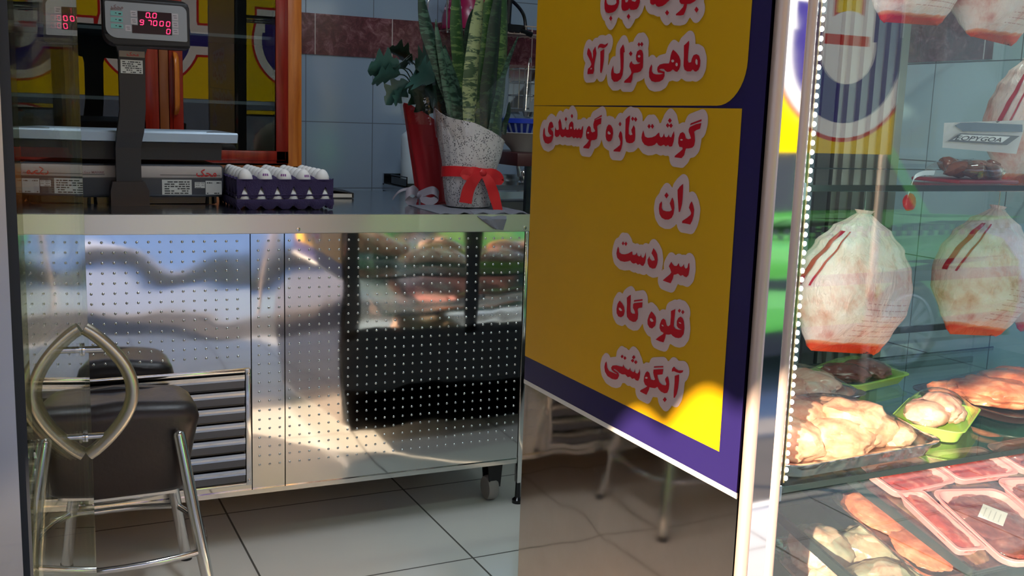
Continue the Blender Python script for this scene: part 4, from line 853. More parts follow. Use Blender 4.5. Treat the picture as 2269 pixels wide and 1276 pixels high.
    t = thing('steel_ladle', 'steel ladle hooked over the wire rack', 'ladle', (2.17, 4.28, 1.42))
    bm = B(); tube(bm, smooth_path([(2.15, 4.285, 1.32), (2.155, 4.285, 1.45), (2.16, 4.285, 1.54), (2.175, 4.30, 1.56), (2.18, 4.31, 1.54)], 5), .004, 8); obj('rod', bm, M_chrome, t)
    bm = B(); lathe(bm, [(.001, 0), (.03, .008), (.042, .03), (.040, .03), (.028, .010), (.001, .004)], (2.15, 4.262, 1.285), 18); obj('cup', bm, M_chrome, t)
    # plate rack high on the wall: magenta bowls, chrome ring, dark pan
    t = thing('plate_rack', 'pale wire plate rack high on the back wall', 'rack', (1.98, 4.38, 1.66))
    bm = B(); y = 4.20
    for z in (1.655, 1.69): tube(bm, [(1.74, y, z), (2.36, y, z)], .003, 6); tube(bm, [(1.74, y, z), (1.74, 4.398, z)], .003, 6); tube(bm, [(2.36, y, z), (2.36, 4.398, z)], .003, 6)
    for k in range(22): tube(bm, [(1.745+k*.0293, y, 1.655), (1.745+k*.0293, y, 1.69)], .002, 6); tube(bm, [(1.745+k*.0293, y, 1.655), (1.745+k*.0293, 4.398, 1.655)], .002, 6)
    tube(bm, [(1.79+.018*cos(2*pi*k/20), y-.003, 1.672+.018*sin(2*pi*k/20)) for k in range(20)], .002, 6, closed=True); obj('wire_frame', bm, plain('pale_wire', rgb(190, 168, 156), .4), t, False)
    c = atY(1040, 45, 4.27); c = Vector((c.x, 4.27, 1.66))
    t = thing('magenta_bowl', 'upturned magenta bowl drying in the high plate rack', 'bowl', c)
    bm = B(); lathe(bm, [(.118, 0), (.124, .0), (.122, .05), (.105, .115), (.07, .165), (.03, .182), (.001, .185)], c+Vector((0, .0, .0)), 32); obj('bowl_body', bm, plain('magenta_plastic', rgb(150, 14, 72), .25, Emission_Strength=0.), t)
    bm = B()
    for k in range(9):
        a = -pi+.4*k; bx = c+Vector((.112*cos(a), .112*sin(a), .085)); blob(bm, bx, (.009, .009, .009), amp=0, sub=1)
    obj('dots', bm, plain('pale_dots', rgb(214, 170, 190), .5), t)
    c2 = atY(972, 10, 4.24); t = thing('chrome_colander_ring', 'chrome wire loop standing in the plate rack left of the magenta bowl', 'kitchen tool', (c2.x, 4.24, 1.66))
    bm = B(); tube(bm, smooth_path([(c2.x-.055, 4.24, 1.66), (c2.x-.050, 4.24, 1.76), (c2.x-.01, 4.24, 1.83), (c2.x+.035, 4.24, 1.80), (c2.x+.042, 4.24, 1.72), (c2.x+.042, 4.24, 1.64)], 6), .006, 8); obj('loop', bm, M_chrome, t)
    c3 = atY(1140, 40, 4.24); t = thing('dark_pan_lid_holder', 'dark handled pan hooked on the right of the plate rack', 'pan', (c3.x, 4.24, 1.66)); t.name = 'dark_pan'
    bm = B(); lathe(bm, [(.001, 0), (.06, 0), (.075, .03), (.073, .03), (.058, .004), (.001, .004)], (c3.x-.02, 4.25, 1.662), 24); obj('pan_body', bm, M_black, t)
    bm = B(); tube(bm, smooth_path([(c3.x-.05, 4.22, 1.80), (c3.x-.02, 4.21, 1.79), (c3.x+.03, 4.21, 1.74), (c3.x+.045, 4.21, 1.665)], 6), .008, 8); tube(bm, [(c3.x-.04, 4.215, 1.80), (c3.x-.045, 4.215, 1.68)], .014, 8); tube(bm, [(c3.x-.05, 4.21, 1.69), (c3.x+.07, 4.2, 1.655)], .012, 8); obj('handle', bm, M_blackgloss, t)
back_corner()

# ------------------------------------------------------------------ padded stool
def stool():
    root = thing('padded_stool', 'black padded stool with chrome legs in front of the counter', 'stool', (.21, 2.68, 0))
    lea = NT('black_leatherette'); v = lea.coord(); lea.bsdf(lea.mix(lea.noise(v, 5, 4), rgb(26, 20, 20), rgb(44, 32, 30)), lea.math('MULTIPLY_ADD', lea.noise(v, 18, 3), .15, .30), 0, lea.bump(lea.noise(v, 90, 4), .12, .004))
    x0, x1, y0, y1 = .022, .408, 2.575, 2.815
    bm = B(); secs = [(.318, .045, .020), (.330, .035, .010), (.40, .022, .004), (.47, .008, 0), (.505, .0, 0), (.528, .006, .006), (.542, .022, .022), (.546, .06, .05)]
    rings = []; n = 40
    for z, ix, iy in secs:
        a, b = (x1-x0)/2-ix, (y1-y0)/2-iy; ring = []
        for k in range(n):
            t = 2*pi*k/n; e = .28
            cx_ = abs(cos(t))**e*(1 if cos(t) > 0 else -1); sy_ = abs(sin(t))**e*(1 if sin(t) > 0 else -1)
            ring.append(bm.verts.new(((x0+x1)/2+a*cx_, (y0+y1)/2+b*sy_, z+(.012*(1-abs(cx_))*1 if z > .5 else 0))))
        rings.append(ring)
    for P, Q in zip(rings, rings[1:]):
        for k in range(n): bm.faces.new((P[k], P[(k+1) % n], Q[(k+1) % n], Q[k]))
    bm.faces.new(rings[0][::-1]); bm.faces.new(rings[-1])
    obj('seat', bm, lea.m, root, ang=70)
    bm = B(); box(bm, x0+.06, x1-.06, y0+.05, y1-.05, .30, .322); obj('seat_frame', bm, M_chrome, root, False)
    legs = [((.375, 2.565, .49), (.336+.012, 2.562, .475), (.418, 2.50, .012)), ((.055, 2.565, .49), (.040, 2.562, .475), (.003, 2.50, .012)), ((.350, 2.83, .36), (.352, 2.83, .34), (.405, 2.885, .012)), ((.06, 2.83, .36), (.058, 2.83, .34), (.015, 2.885, .012))]
    for a, b, c in legs:
        bm = B(); P = [Vector(b), Vector(c)]; tube(bm, P, .0155, 14); blob(bm, b, (.0155, .0155, .012), amp=0, sub=2); l = obj('leg', bm, M_chrome, root)
        bm = B(); lathe(bm, [(.017, 0), (.018, .01), (.0165, .02)], (c[0], c[1], 0), 12); obj('foot_cap', bm, M_blackgloss, l)
    # bowed foot ring and inner rung
    def at(l, z): a, b = Vector(l[1]), Vector(l[2]); return a.lerp(b, (a.z-z)/(a.z-b.z))
    z = .175; q = [at(l, z) for l in legs]; m = (q[0]+q[1]+q[2]+q[3])/4
    pts = []
    for a, b in ((q[1], q[0]), (q[0], q[2]), (q[2], q[3]), (q[3], q[1])):
        for k in range(8):
            t = k/8; p = a.lerp(b, t); out = (a.lerp(b, .5)-m); out.z = 0; out.normalize(); pts.append(p+out*.030*(4*t*(1-t)))
    bm = B(); tube(bm, pts, .0085, 10, closed=True); obj('foot_ring', bm, M_chrome, root)
stool()

# ------------------------------------------------------------------ open glass door with bow handles
def glass_door():
    a, b = Vector((.006, 1.345, 0)), Vector((.1135, 2.05, 0)); u = (b-a).normalized(); n = Vector((-u.y, u.x, 0)); L = (b-a).length
    root = thing('glass_door', 'open frameless glass door with curved metal bow handles', 'door', a)
    bm = B(); q = [a+n*.004, b+n*.004, b-n*.004, a-n*.004]; prism(bm, [(p.x, p.y) for p in q], 'Z', .02, 2.30); obj('glass_panel', bm, M_doorglass, root, False)
    bm = B(); tube(bm, [b+u*.0006+Vector((0, 0, .02)), b+u*.0006+Vector((0, 0, 2.3))], .0042, 6); obj('polished_edge', bm, glassy('glass_edge', (.72, .80, .72), .12), root)
    bm = B(); s = a+u*.03
    for z in (.05, 2.25): box(bm, s.x-.02, s.x+.02, s.y-.05, s.y+.05, z-.03, z+.05, bev=.004)
    obj('pivot_clamp', bm, M_chrome, root)
    pm = a+u*(L-.105); Mh = steel('satin_bronze_steel', (.52, .47, .38), .28, .02)
    for s in (1, -1):
        P = []
        for k in range(33):
            t = k/32; zz = .645+.235*t; bow = .078*sin(pi*t)**.85
            P.append(pm+n*s*(.008+bow)+Vector((0, 0, zz+.004)))
        bm = B(); tube(bm, P, .0118, 14); h = obj('handle', bm, Mh, root)
        for zz in (.845, .682):
            t = (zz-.649)/.235; bm = B(); bw = .078*sin(pi*t)**.85; tube(bm, [pm+n*s*.004+Vector((0, 0, zz)), pm+n*s*(.008+bw)+Vector((0, 0, zz))], .006, 10); lathe(bm, [(.012, -.002), (.012, .002)], pm+n*s*.005+Vector((0, 0, zz)), 12, axis='X'); obj('standoff', bm, M_chrome, h)
glass_door()
# ------------------------------------------------------------------ display refrigerator with the price poster on its side
SX = 1.10
def display():
    root = thing('display_refrigerator', 'steel framed glass display refrigerator of meat with a yellow poster on its side', 'refrigerator', (1.85, 1.75, 0))
    XR, YF, YBK, ZT = 2.655, 1.322, 2.145, 2.02
    bm = B(); n = 16; rows = []
    for j in range(24):
        z = .08+(ZT-.08)*j/23; rows.append([(SX+.0016*noise.noise(Vector((i*.3, z*2.2, 1))), YF+.004+(YBK-YF-.004)*i/n, z) for i in range(n+1)])
    sheet(bm, rows); box(bm, SX+.003, SX+.016, YF+.004, YBK, .08, ZT); obj('side_panel', bm, M_sidesteel, root)
    navy = plain('navy_vinyl', rgb(38, 29, 84), .3, var=.04)
    yel = NT('yellow_vinyl'); v = yel.coord(); yel.bsdf(yel.mix(yel.noise(v, 3, 6, .6), rgb(224, 172, 16), rgb(214, 160, 10)), yel.math('MULTIPLY_ADD', yel.noise(v, 25, 3), .1, .28), 0, yel.bump(yel.noise(v, 8, 3), .05, .01), .5)
    def flat(bm, poly, x, mi=0):
        V = [bm.verts.new((x, p[0], p[1])) for p in poly]
        n0 = len(bm.faces)
        for t in tessellate_polygon([[Vector((p[0], p[1], 0)) for p in poly]]):
            try: bm.faces.new([V[i] for i in t])
            except ValueError: pass
        setmi(bm, n0, mi)
    bm = B(); flat(bm, [(YF+.006, .657), (YBK-.001, .657), (YBK-.001, ZT), (YF+.006, ZT)], SX-.0022); po = obj('poster', bm, navy, root, False)
    po['label'] = 'navy vinyl poster sheet with yellow fields'
    bm = B(); rc = .075; cy_, cz_ = 1.377+rc, 1.314+rc
    flat(bm, [(YBK-.0015, 1.3125), (YBK-.0015, ZT-.02)]+[(1.3745, ZT-.02)]+[(cy_-rc*cos(a), cz_-rc*sin(a)) for a in [pi/2*k/10 for k in range(11)]], SX-.0030); obj('yellow_field', bm, yel.m, po, False)
    bm = B(); flat(bm, [(1.3815, .7155), (YBK-.0015, .7165), (YBK-.0015, 1.3115), (1.3835, 1.3095)], SX-.0030); obj('yellow_field', bm, yel.m, po, False)
    bm = B(); flat(bm, [(YF+.004, .648), (YBK, .648), (YBK, .6585), (YF+.004, .6585)], SX-.0028); obj('white_border', bm, plain('white_strip', rgb(226, 222, 218), .4), po, False)
    # pale rounded border around the letters: one outline grown from all of them
    R, ST = .0175, .003; fld = {}; M_redv = plain('red_vinyl', rgb(198, 14, 38), .3, var=.03); counts = list(LINE_COUNTS); left = 0
    for L in LETTERS:
        P = [(L[i]*1e-4, L[i+1]*1e-4) for i in range(0, len(L), 2)]
        if not left: red = B(); left = counts.pop(0)
        flat(red, P, SX-.0046); left -= 1
        if not left: obj('lettering', red, M_redv, po, False)
        for i, p in enumerate(P):
            q = P[(i+1) % len(P)]; dy, dz = q[0]-p[0], q[1]-p[1]; ll = dy*dy+dz*dz
            for gy in range(int((min(p[0], q[0])-R)/ST)-1, int((max(p[0], q[0])+R)/ST)+3):
                for gz in range(int((min(p[1], q[1])-R)/ST)-1, int((max(p[1], q[1])+R)/ST)+3):
                    y, z = gy*ST-p[0], gz*ST-p[1]; t = max(0, min(1, (y*dy+z*dz)/ll)) if ll > 1e-12 else 0
                    d = R-math.hypot(y-t*dy, z-t*dz)
                    if d > fld.get((gy, gz), -1): fld[gy, gz] = d
    halo = B(); cache = {}
    def hv(y, z):
        k = (round(y*1e6), round(z*1e6))
        if k not in cache: cache[k] = halo.verts.new((SX-.0038, y, z))
        return cache[k]
    for (gy, gz) in list(fld):
        c = [(gy, gz), (gy+1, gz), (gy+1, gz+1), (gy, gz+1)]; w = [fld.get(q, -R) for q in c]
        if max(w) <= 0: continue
        out = []
        for i in range(4):
            j = (i+1) % 4
            if w[i] > 0: out.append(hv(c[i][0]*ST, c[i][1]*ST))
            if (w[i] > 0) != (w[j] > 0):
                f = w[i]/(w[i]-w[j]); out.append(hv((c[i][0]+(c[j][0]-c[i][0])*f)*ST, (c[i][1]+(c[j][1]-c[i][1])*f)*ST))
        o2 = []
        for v in out:
            if v not in o2: o2.append(v)
        if len(o2) > 2:
            try: halo.faces.new(o2)
            except ValueError: pass
    pale = plain('pale_letter_border', rgb(218, 192, 190), .35)
    obj('letter_border', halo, pale, po, False)
    bm = B()
    for L in COUNTERS: flat(bm, [(L[i]*1e-4, L[i+1]*1e-4) for i in range(0, len(L), 2)], SX-.0052)
    obj('letter_openings', bm, pale, po, False)
    # front frame: two round tubes with a polished strip between, right hand post, top and plinth
    for x, r in ((SX+.0141, .0117), (SX+.0745, .0100)):
        bm = B(); tube(bm, [(x, YF, .06), (x, YF, ZT)], r, 24); obj('corner_tube', bm, M_alu, root)
    bm = B(); box(bm, SX+.022, SX+.068, YF-.003, YF+.004, .06, ZT); obj('mirror_strip', bm, steel('mirror_steel', (.93, .94, .95), .015, .05, 2), root, False)
    bm = B(); tube(bm, [(XR, YF-.006, .06), (XR, YF-.006, ZT)], .0125, 20); obj('corner_tube', bm, M_alu, root)
    bm = B(); box(bm, SX, XR+.012, YF-.012, YBK, ZT, ZT+.10); obj('top_box', bm, M_fascia, root, False)
    bm = B(); box(bm, SX+.016, XR, YF, YBK, .06, .22); obj('plinth', bm, M_fascia, root, False)
    bm = B(); box(bm, SX+.084, XR-.012, YF-.001, YF+.005, .22, ZT); obj('front_glass', bm, M_glass, root, False)
    bm = B(); box(bm, XR-.006, XR, YF+.006, YBK, .22, ZT); obj('end_glass', bm, M_glass, root, False)
    # back: dark framed sliding glass doors, a grooved pillar between them, a plain panel below
    Mfr = plain('dark_rail', rgb(56, 58, 62), .4)
    zig = []
    for i in range(11): zig += [(2.24-.022*i-.004, YBK-.03-(.010 if i % 2 else 0)), (2.24-.022*i-.022, YBK-.03-(.010 if i % 2 else 0))]
    bm = B(); prism(bm, [(1.99, YBK-.002), (2.24, YBK-.002)]+zig, 'Z', .42, ZT); obj('back_pillar', bm, steel('pillar_steel', (.26, .27, .27), .35, .1, 3, .1, .3, (1, 1, 40)), root, False)
    bm = B(); box(bm, SX+.016, XR-.006, YBK-.02, YBK, .06, .42); obj('back_panel', bm, Mfr, root, False)
    for x0, x1 in ((SX+.016, 1.66), (1.64, 1.99), (2.24, XR-.008)):
        bm = B(); w = .045 if x0 < 2 else .001; y0, y1 = (YBK-.024, YBK-.014) if x0 in (1.64,) else (YBK-.012, YBK-.002)
        if w > .01: box(bm, x0, x0+w, y0, y1, .42, ZT); box(bm, x1-w, x1, y0, y1, .42, ZT)
        else: box(bm, x0, x1, y0, y1, .696, .714)
        box(bm, x0, x1, y0, y1, .42, .455); box(bm, x0, x1, y0, y1, ZT-.05, ZT); d = obj('sliding_door', bm, Mfr, root, False)
        bm = B(); box(bm, x0+w, x1-w, (y0+y1)/2-.002, (y0+y1)/2+.002, .45, ZT-.04); obj('glass', bm, M_glass, d, False)
    # glass shelves with dark edges and clips
    for z, y0, y1, nm in ((.650, YF+.016, 2.06, 'shelf'), (1.183, YF+.045, 1.98, 'shelf'), (1.72, YF+.045, 1.98, 'shelf')):
        bm = B(); box(bm, SX+.088, XR-.015, y0, y1, z-.008, z); s = obj(nm, bm, M_shelfglass, root, False)
        bm = B(); box(bm, SX+.088, XR-.015, y0-.003, y0, z-.0095, z+.0015); box(bm, SX+.088, XR-.015, y1, y1+.003, z-.0095, z+.0015); obj('dark_edge', bm, M_edge, s, False)
        bm = B(); box(bm, SX+.084, SX+.100, YF+.006, YF+.022, z-.022, z+.008, bev=.003); obj('clip', bm, plain('clear_clip', rgb(176, 190, 206), .3), s)
    # sloping lower deck (two decks one above the other) of glass
    for zf, x0 in ((.400, 1.738), (.340, 1.53), (.235, SX+.09)):
        bm = B(); y0, y1, s = YF+.018, 2.08, .23
        for yy0, yy1, m in ((y0, y1, 0),):
            V = [(y0, zf), (y1, zf+s*(y1-y0)), (y1, zf+s*(y1-y0)-.009), (y0, zf-.009)]
            prism(bm, V, 'X', x0, XR-.015)
        d = obj('sloping_deck', bm, M_shelfglass, root, False)
        bm = B(); prism(bm, [(y0-.003, zf+.001), (y0-.003, zf-.011), (y0, zf-.011), (y0, zf+.001)], 'X', x0, XR-.015); prism(bm, [(y0, zf+.003), (y1, zf+s*(y1-y0)+.003), (y1, zf+s*(y1-y0)-.019), (y0, zf-.019)], 'X', x0-.008, x0); obj('dark_edge', bm, M_edge, d, False)
    # hanging rail for the birds and the strip of lamps
    bm = B()
    for z in (1.168, 1.705): tube(bm, [(SX+.07, 1.475, z), (XR-.015, 1.475, z)], .004, 8); tube(bm, [(SX+.07, 1.72, z), (XR-.015, 1.72, z)], .004, 8)
    obj('hanging_rail', bm, M_chrome, root)
    bm = B(); box(bm, SX+.1045, SX+.1078, YF+.012, YF+.0165, .66, 2.0); ls = obj('lamp_strip', bm, plain('strip_backing', rgb(116, 100, 66), .5), root, False)
    bm = B(); z = .668
    while z < 2.0: blob(bm, (SX+.1110, YF+.0130, z), (.0036, .0036, .0044), amp=0, sub=2); z += .0155
    obj('lit_diodes', bm, emit('white_led', (1, .95, .86), 100), ls)
display()

# ------------------------------------------------------------------ bagged whole chickens
def bag_mat():
    t = NT('printed_poultry_bag'); g = t.coord('Generated'); s = t.xyz(g); o = t.coord()
    n1 = t.noise(o, 9, 5, .6, .5); n2 = t.noise(o, 26, 4, .6)
    skin = t.ramp(t.math('MULTIPLY_ADD', n2, .35, t.math('MULTIPLY', n1, .75)), [(.36, rgb(200, 126, 116)), (.44, rgb(228, 176, 166)), (.52, rgb(240, 214, 206)), (.72, rgb(243, 236, 234))])
    zed = t.math('MULTIPLY_ADD', t.math('SUBTRACT', n1, .5), .10, s[2])
    band = t.ramp(zed, [(.0, rgb(232, 84, 26)), (.065, rgb(226, 66, 30)), (.09, rgb(236, 150, 110)), (.12, (1, 1, 1, 1))])
    lowf = t.math('LESS_THAN', zed, .10); c = t.mix(lowf, skin, band)
    # printed box of text lines on the front
    inbox = t.math('MULTIPLY', t.math('MULTIPLY', t.math('GREATER_THAN', s[0], .34), t.math('LESS_THAN', s[0], .90)), t.math('MULTIPLY', t.math('GREATER_THAN', s[2], .14), t.math('LESS_THAN', s[2], .44)))
    ln = t.math('LESS_THAN', t.math('FRACT', t.math('MULTIPLY_ADD', n1, .08, t.math('MULTIPLY', s[2], 25))), .16)
    br = t.math('GREATER_THAN', t.noise(t.coord(scale=(60, 60, 12)), 3, 2), .45)
    c = t.mix(t.math('MULTIPLY', t.math('MULTIPLY', inbox, ln), t.math('MULTIPLY', br, .55)), c, rgb(176, 96, 92))
    fold = t.bump(t.math('ADD', t.noise(t.coord(scale=(1.4, 1.4, .6)), 22, 4, .6, 1.2), t.math('MULTIPLY', n2, .5)), .6, .010)
    b = t.bsdf(c, .24, 0, fold, .5); b.inputs['Subsurface Weight'].default_value = .12; b.inputs['Subsurface Radius'].default_value = (.02, .008, .005); b.inputs['Subsurface Scale'].default_value = .3
    return t.m
M_bag = bag_mat()
def bag_point(a, t, w, d, h, seed):
    # half-width profile from the flat bottom seam up to the gathered neck
    pts = [(0, .66), (.03, .76), (.12, .86), (.30, .97), (.46, 1.0), (.60, .93), (.74, .75), (.86, .50), (.935, .26), (.965, .14), (.98, .11), (1, .16)]
    for (p0, p), (q0, q) in zip(pts, pts[1:]):
        if p0 <= t <= q0: f = (t-p0)/(q0-p0); f = f*f*(3-2*f); wr = p+(q-p)*f; break
    dr = wr*(1 if t > .30 else .12+.88*(t/.30)**.55)
    pl = .030*sin(17*a+seed+3*noise.noise(Vector((cos(a)*2, sin(a)*2, t*3+seed))))*max(0, (t-.55)/.45)**1.1*2.2 + .02*noise.noise(Vector((2*cos(a), 2*sin(a), t*4+seed*3)))*(1-abs(2*t-1)**3)+.03*noise.noise(Vector((cos(a)*1.2, sin(a)*1.2, t*1.7+seed*5)))
    q = 1+pl; z = h*t - (.016*abs(cos(a))**2.2-.006)*max(0, 1-t*5)*(1+.5*cos(a+seed))
    return Vector((w/2*wr*q*cos(a)+.015*sin(2.2*t+seed)*w, d/2*dr*q*sin(a), z))
def chicken_bm(w, d, h, seed):
    bm = B(); NS, NZ = 64, 40
    sheet(bm, [[bag_point(2*pi*k/NS, j/NZ, w, d, h, seed) for k in range(NS+1)] for j in range(NZ+1)])
    bmesh.ops.remove_doubles(bm, verts=bm.verts, dist=.00005)
    bmesh.ops.holes_fill(bm, edges=[e for e in bm.edges if e.is_boundary], sides=0); return bm
M_stripe = plain('printed_red_stripe', rgb(186, 44, 66), .3)
def chicken(loc, w, d, h, tilt, rz, seed, label, rail=None, lean=0):
    r = thing('bagged_chicken', label, 'chicken', loc, 'bagged whole chickens'); r.rotation_euler = (lean, tilt, rz)
    obj('bird', chicken_bm(w, d, h, seed), M_bag, r, True, True, 70)
    for a0, wa in ((-3.25, .07), (-2.98, .025)):
        bm = B(); sheet(bm, [[bag_point(a0+.45*(j/16)+q*wa, .44+.40*j/16, w, d, h, seed)*1.0+Vector((cos(a0), sin(a0), 0))*.0022 for q in (-1, -.5, 0, .5, 1)] for j in range(17)])
        obj('printed_stripe', bm, M_stripe, r, True, True)
    bm = B(); tube(bm, [(.008*cos(2*pi*k/16)*1.6, .008*sin(2*pi*k/16)*1.6, h*.965) for k in range(16)], .003, 6, closed=True); obj('neck_tie', bm, M_white, r, True, True)
    if rail is not None:
        top = Vector((0, 0, h*.97)); M = Matrix.Translation(loc) @ r.rotation_euler.to_matrix().to_4x4()
        e = M.inverted() @ Vector((*((M @ top).xy), rail)); bm = B(); tube(bm, [top, top.lerp(e, .6), e], .0014, 6); obj('hook', bm, M_chrome, r, True, True)
    return r
chicken((1.452, 1.472, .858), .252, .185, .272, .10, 0, 1.0, 'bagged whole chicken hanging nearest the strip of lamps', 1.17)
chicken((1.852, 1.50, .862), .250, .19, .272, .16, .1, 2.3, 'bagged whole chicken hanging second from the strip of lamps', 1.17)
chicken((2.385, 1.72, .800), .235, .18, .265, .0, -.1, 3.1, 'bagged whole chicken hanging behind the second one, cut by the right edge', 1.17)
chicken((1.588, 1.50, 1.497), .215, .17, .20, .0, 0, 4.2, 'bagged chicken at the top nearest the strip of lamps', 1.71)
chicken((1.815, 1.50, 1.478), .225, .18, .22, .0, .15, 5.7, 'bagged chicken at the top second from the strip of lamps', 1.71)
chicken((1.965, 1.52, 1.189), .185, .16, .262, -.02, .2, 6.6, 'bagged whole chicken standing on the glass shelf behind the white card')

# packet with a white printed card on the upper glass shelf
def packet():
    t = thing('meat_packet', 'brown glossy meat packet lying on the upper glass shelf under the white card', 'meat packet', (1.74, 1.44, 1.184))
    bm = B(); box(bm, 1.645, 1.815, 1.40, 1.52, 1.1845, 1.192, bev=.003); obj('tray', bm, plain('crimson_tray', rgb(136, 24, 40), .35), t)
    bm = B(); rnd = random.Random(5)
    for k in range(9): blob(bm, (1.665+.018*k, 1.43+.02*(k % 3), 1.207+rnd.uniform(0, .010)), (.022, .03, .014), (rnd.uniform(-.5, .5), rnd.uniform(-.8, .8), rnd.uniform(0, 3)), .3, 2.5, k, 2)
    obj('meat', bm, plain('brown_meat', rgb(128, 74, 54), .15, var=.25), t)
    bm = B(); blob(bm, (1.73, 1.46, 1.207), (.092, .062, .024), amp=.08, seed=8, sub=3); obj('film', bm, M_film, t)
    c = thing('printed_card', 'white printed card with a dark framed nameplate resting on the meat packet', 'card', (1.72, 1.42, 1.236))
    Wt = plain('white_card', rgb(250, 250, 250), .4); bm = B()
    A = atY(2092, 272, 1.395); q = [atY(2092, 272, 1.395), atY(2275, 266, 1.43), atY(2252, 341, 1.405), atY(2088, 327, 1.385)]
    f = bm.faces.new([bm.verts.new(p) for p in q]); bmesh.ops.solidify(bm, geom=[f], thickness=.0025); obj('card', bm, Wt, c, False)
    nrm = (q[1]-q[0]).cross(q[2]-q[0]).normalized(); nrm = nrm if nrm.y < 0 else -nrm
    def on(x, y, e): # point on the card face
        d = ray(x, y); s = (q[0]-CAM).dot(nrm)/d.dot(nrm); return CAM+d*s+nrm*e
    bm = B(); bm.faces.new([bm.verts.new(on(x, y, .0035)) for x, y in ((2096, 314), (2124, 296), (2256, 302), (2228, 322))]); obj('nameplate', bm, plain('grey_frame', rgb(92, 92, 92), .4), c, False)
    bm = B(); bm.faces.new([bm.verts.new(on(x, y, .0042)) for x, y in ((2106, 311), (2126, 299), (2234, 304), (2216, 317))]); obj('nameplate_field', bm, plain('white_field', rgb(226, 226, 224), .4), c, False)
    bm = B(); o = on(2110, 311.5, .0050); u = (on(2212, 316, .0050)-o); w = u.length; u.normalize(); v = on(2119, 301.5, .005)-o; text_mesh(bm, 'EOPYGOA', o, u, v/ .012, w, .012, nrm); obj('lettering', bm, M_ink, c, False)
    bm = B(); bm.faces.new([bm.verts.new(on(x, y, .0035)) for x, y in ((2112, 279), (2124, 273), (2160, 272), (2215, 275), (2262, 277), (2262, 293), (2130, 292))]); obj('picture', bm, plain('slate_picture', rgb(100, 114, 124), .4, var=.2), c, False)
    bm = B(); bm.faces.new([bm.verts.new(on(x, y, .0035)) for x, y in ((2202, 270.5), (2213, 269.5), (2206, 273))]); obj('mark', bm, M_ink, c, False)
packet()

# small red tagged strip hanging under the shelf
def tagstrip():
    p = atY(2015, 448, 1.42); t = thing('plastic_hook_tag', 'bent clear plastic strip with a red end under the upper shelf', 'tag', p)
    bm = B(); P = smooth_path([atY(2070, 383, 1.42), atY(2045, 384, 1.42), atY(2028, 392, 1.42), atY(2020, 410, 1.42), atY(2014, 428, 1.42)], 5); strip(bm, P, Vector((.5, .3, .6)), .012, .001); obj('clear_strip', bm, plain('milky_plastic', rgb(206, 220, 226), .2), t)
    bm = B(); blob(bm, p, (.014, .010, .017), amp=.12, seed=6); obj('red_end', bm, plain('red_cap', rgb(190, 40, 46), .3), t)
tagstrip()

# ------------------------------------------------------------------ trays of meat
def meat_mat(name, a, b, c, rough=.22, fat=None):
    t = NT(name); v = t.coord(); n1 = t.noise(v, 18, 5, .6, .8); n2 = t.noise(v, 60, 4)
    col = t.ramp(t.math('MULTIPLY_ADD', n2, .25, t.math('MULTIPLY', n1, .8)), [(.36, a), (.52, b), (.68, c)]); bb = t.bsdf(col, rough, 0, t.bump(n2, .3, .004), .6)
    bb.inputs['Subsurface Weight'].default_value = .15; bb.inputs['Subsurface Radius'].default_value = (.015, .005, .003); bb.inputs['Subsurface Scale'].default_value = .3; return t.m
M_chick = meat_mat('chicken_flesh', rgb(214, 130, 106), rgb(236, 178, 148), rgb(246, 214, 184))
M_pinkm = meat_mat('pale_pink_flesh', rgb(214, 140, 124), rgb(232, 178, 160), rgb(240, 208, 192))
M_redm = meat_mat('red_meat', rgb(132, 34, 34), rgb(168, 62, 56), rgb(206, 128, 116))
M_darkm = meat_mat('dark_meat', rgb(96, 40, 40), rgb(128, 66, 60), rgb(160, 100, 92))
M_salm = meat_mat('salmon_flesh', rgb(176, 88, 62), rgb(202, 118, 88), rgb(218, 152, 122))
M_foil = steel('foil_tray', (.74, .70, .68), .18, .3, 20)
M_pfoam = plain('pink_foam', rgb(226, 150, 150), .5, var=.04); M_gfoam = plain('green_foam', rgb(168, 206, 92), .45, var=.06)
def rrect(a, b, r, k=5):
    out = []
    for cx_, cy_, a0 in ((a-r, b-r, 0), (-(a-r), b-r, pi/2), (-(a-r), -(b-r), pi), (a-r, -(b-r), 1.5*pi)):
        for i in range(k+1): t = a0+pi/2*i/k; out.append((cx_+r*cos(t), cy_+r*sin(t)))
    return out
def tray_bm(a, b, h, r, rim=.006):
    bm = B(); secs = [(a-.016, b-.016, 0, -1), (a-.012, b-.012, .002, 0), (a-.002, b-.002, h-.002, 0), (a, b, h, 0), (a+rim, b+rim, h+.001, 0), (a+rim, b+rim, h-.002, 0), (a+.001, b+.001, h-.004, 0), (a-.008, b-.008, .0, 0)]
    inner = [(a-.003, b-.003, h), (a-.014, b-.014, .004)]
    R = []
    for A, B_, z in [(a-.018, b-.018, 0), (a-.010, b-.010, .002), (a, b, h-.003), (a+rim, b+rim, h-.001), (a+rim, b+rim, h+.001), (a-.002, b-.002, h+.0005), (a-.014, b-.014, .005)]:
        R.append([bm.verts.new((x, y, z)) for x, y in rrect(A, B_, r)])
    n = len(R[0])
    for P, Q in zip(R, R[1:]):
        for k in range(n): bm.faces.new((P[k], P[(k+1) % n], Q[(k+1) % n], Q[k]))
    bm.faces.new(R[0][::-1]); bm.faces.new(R[-1]); return bm
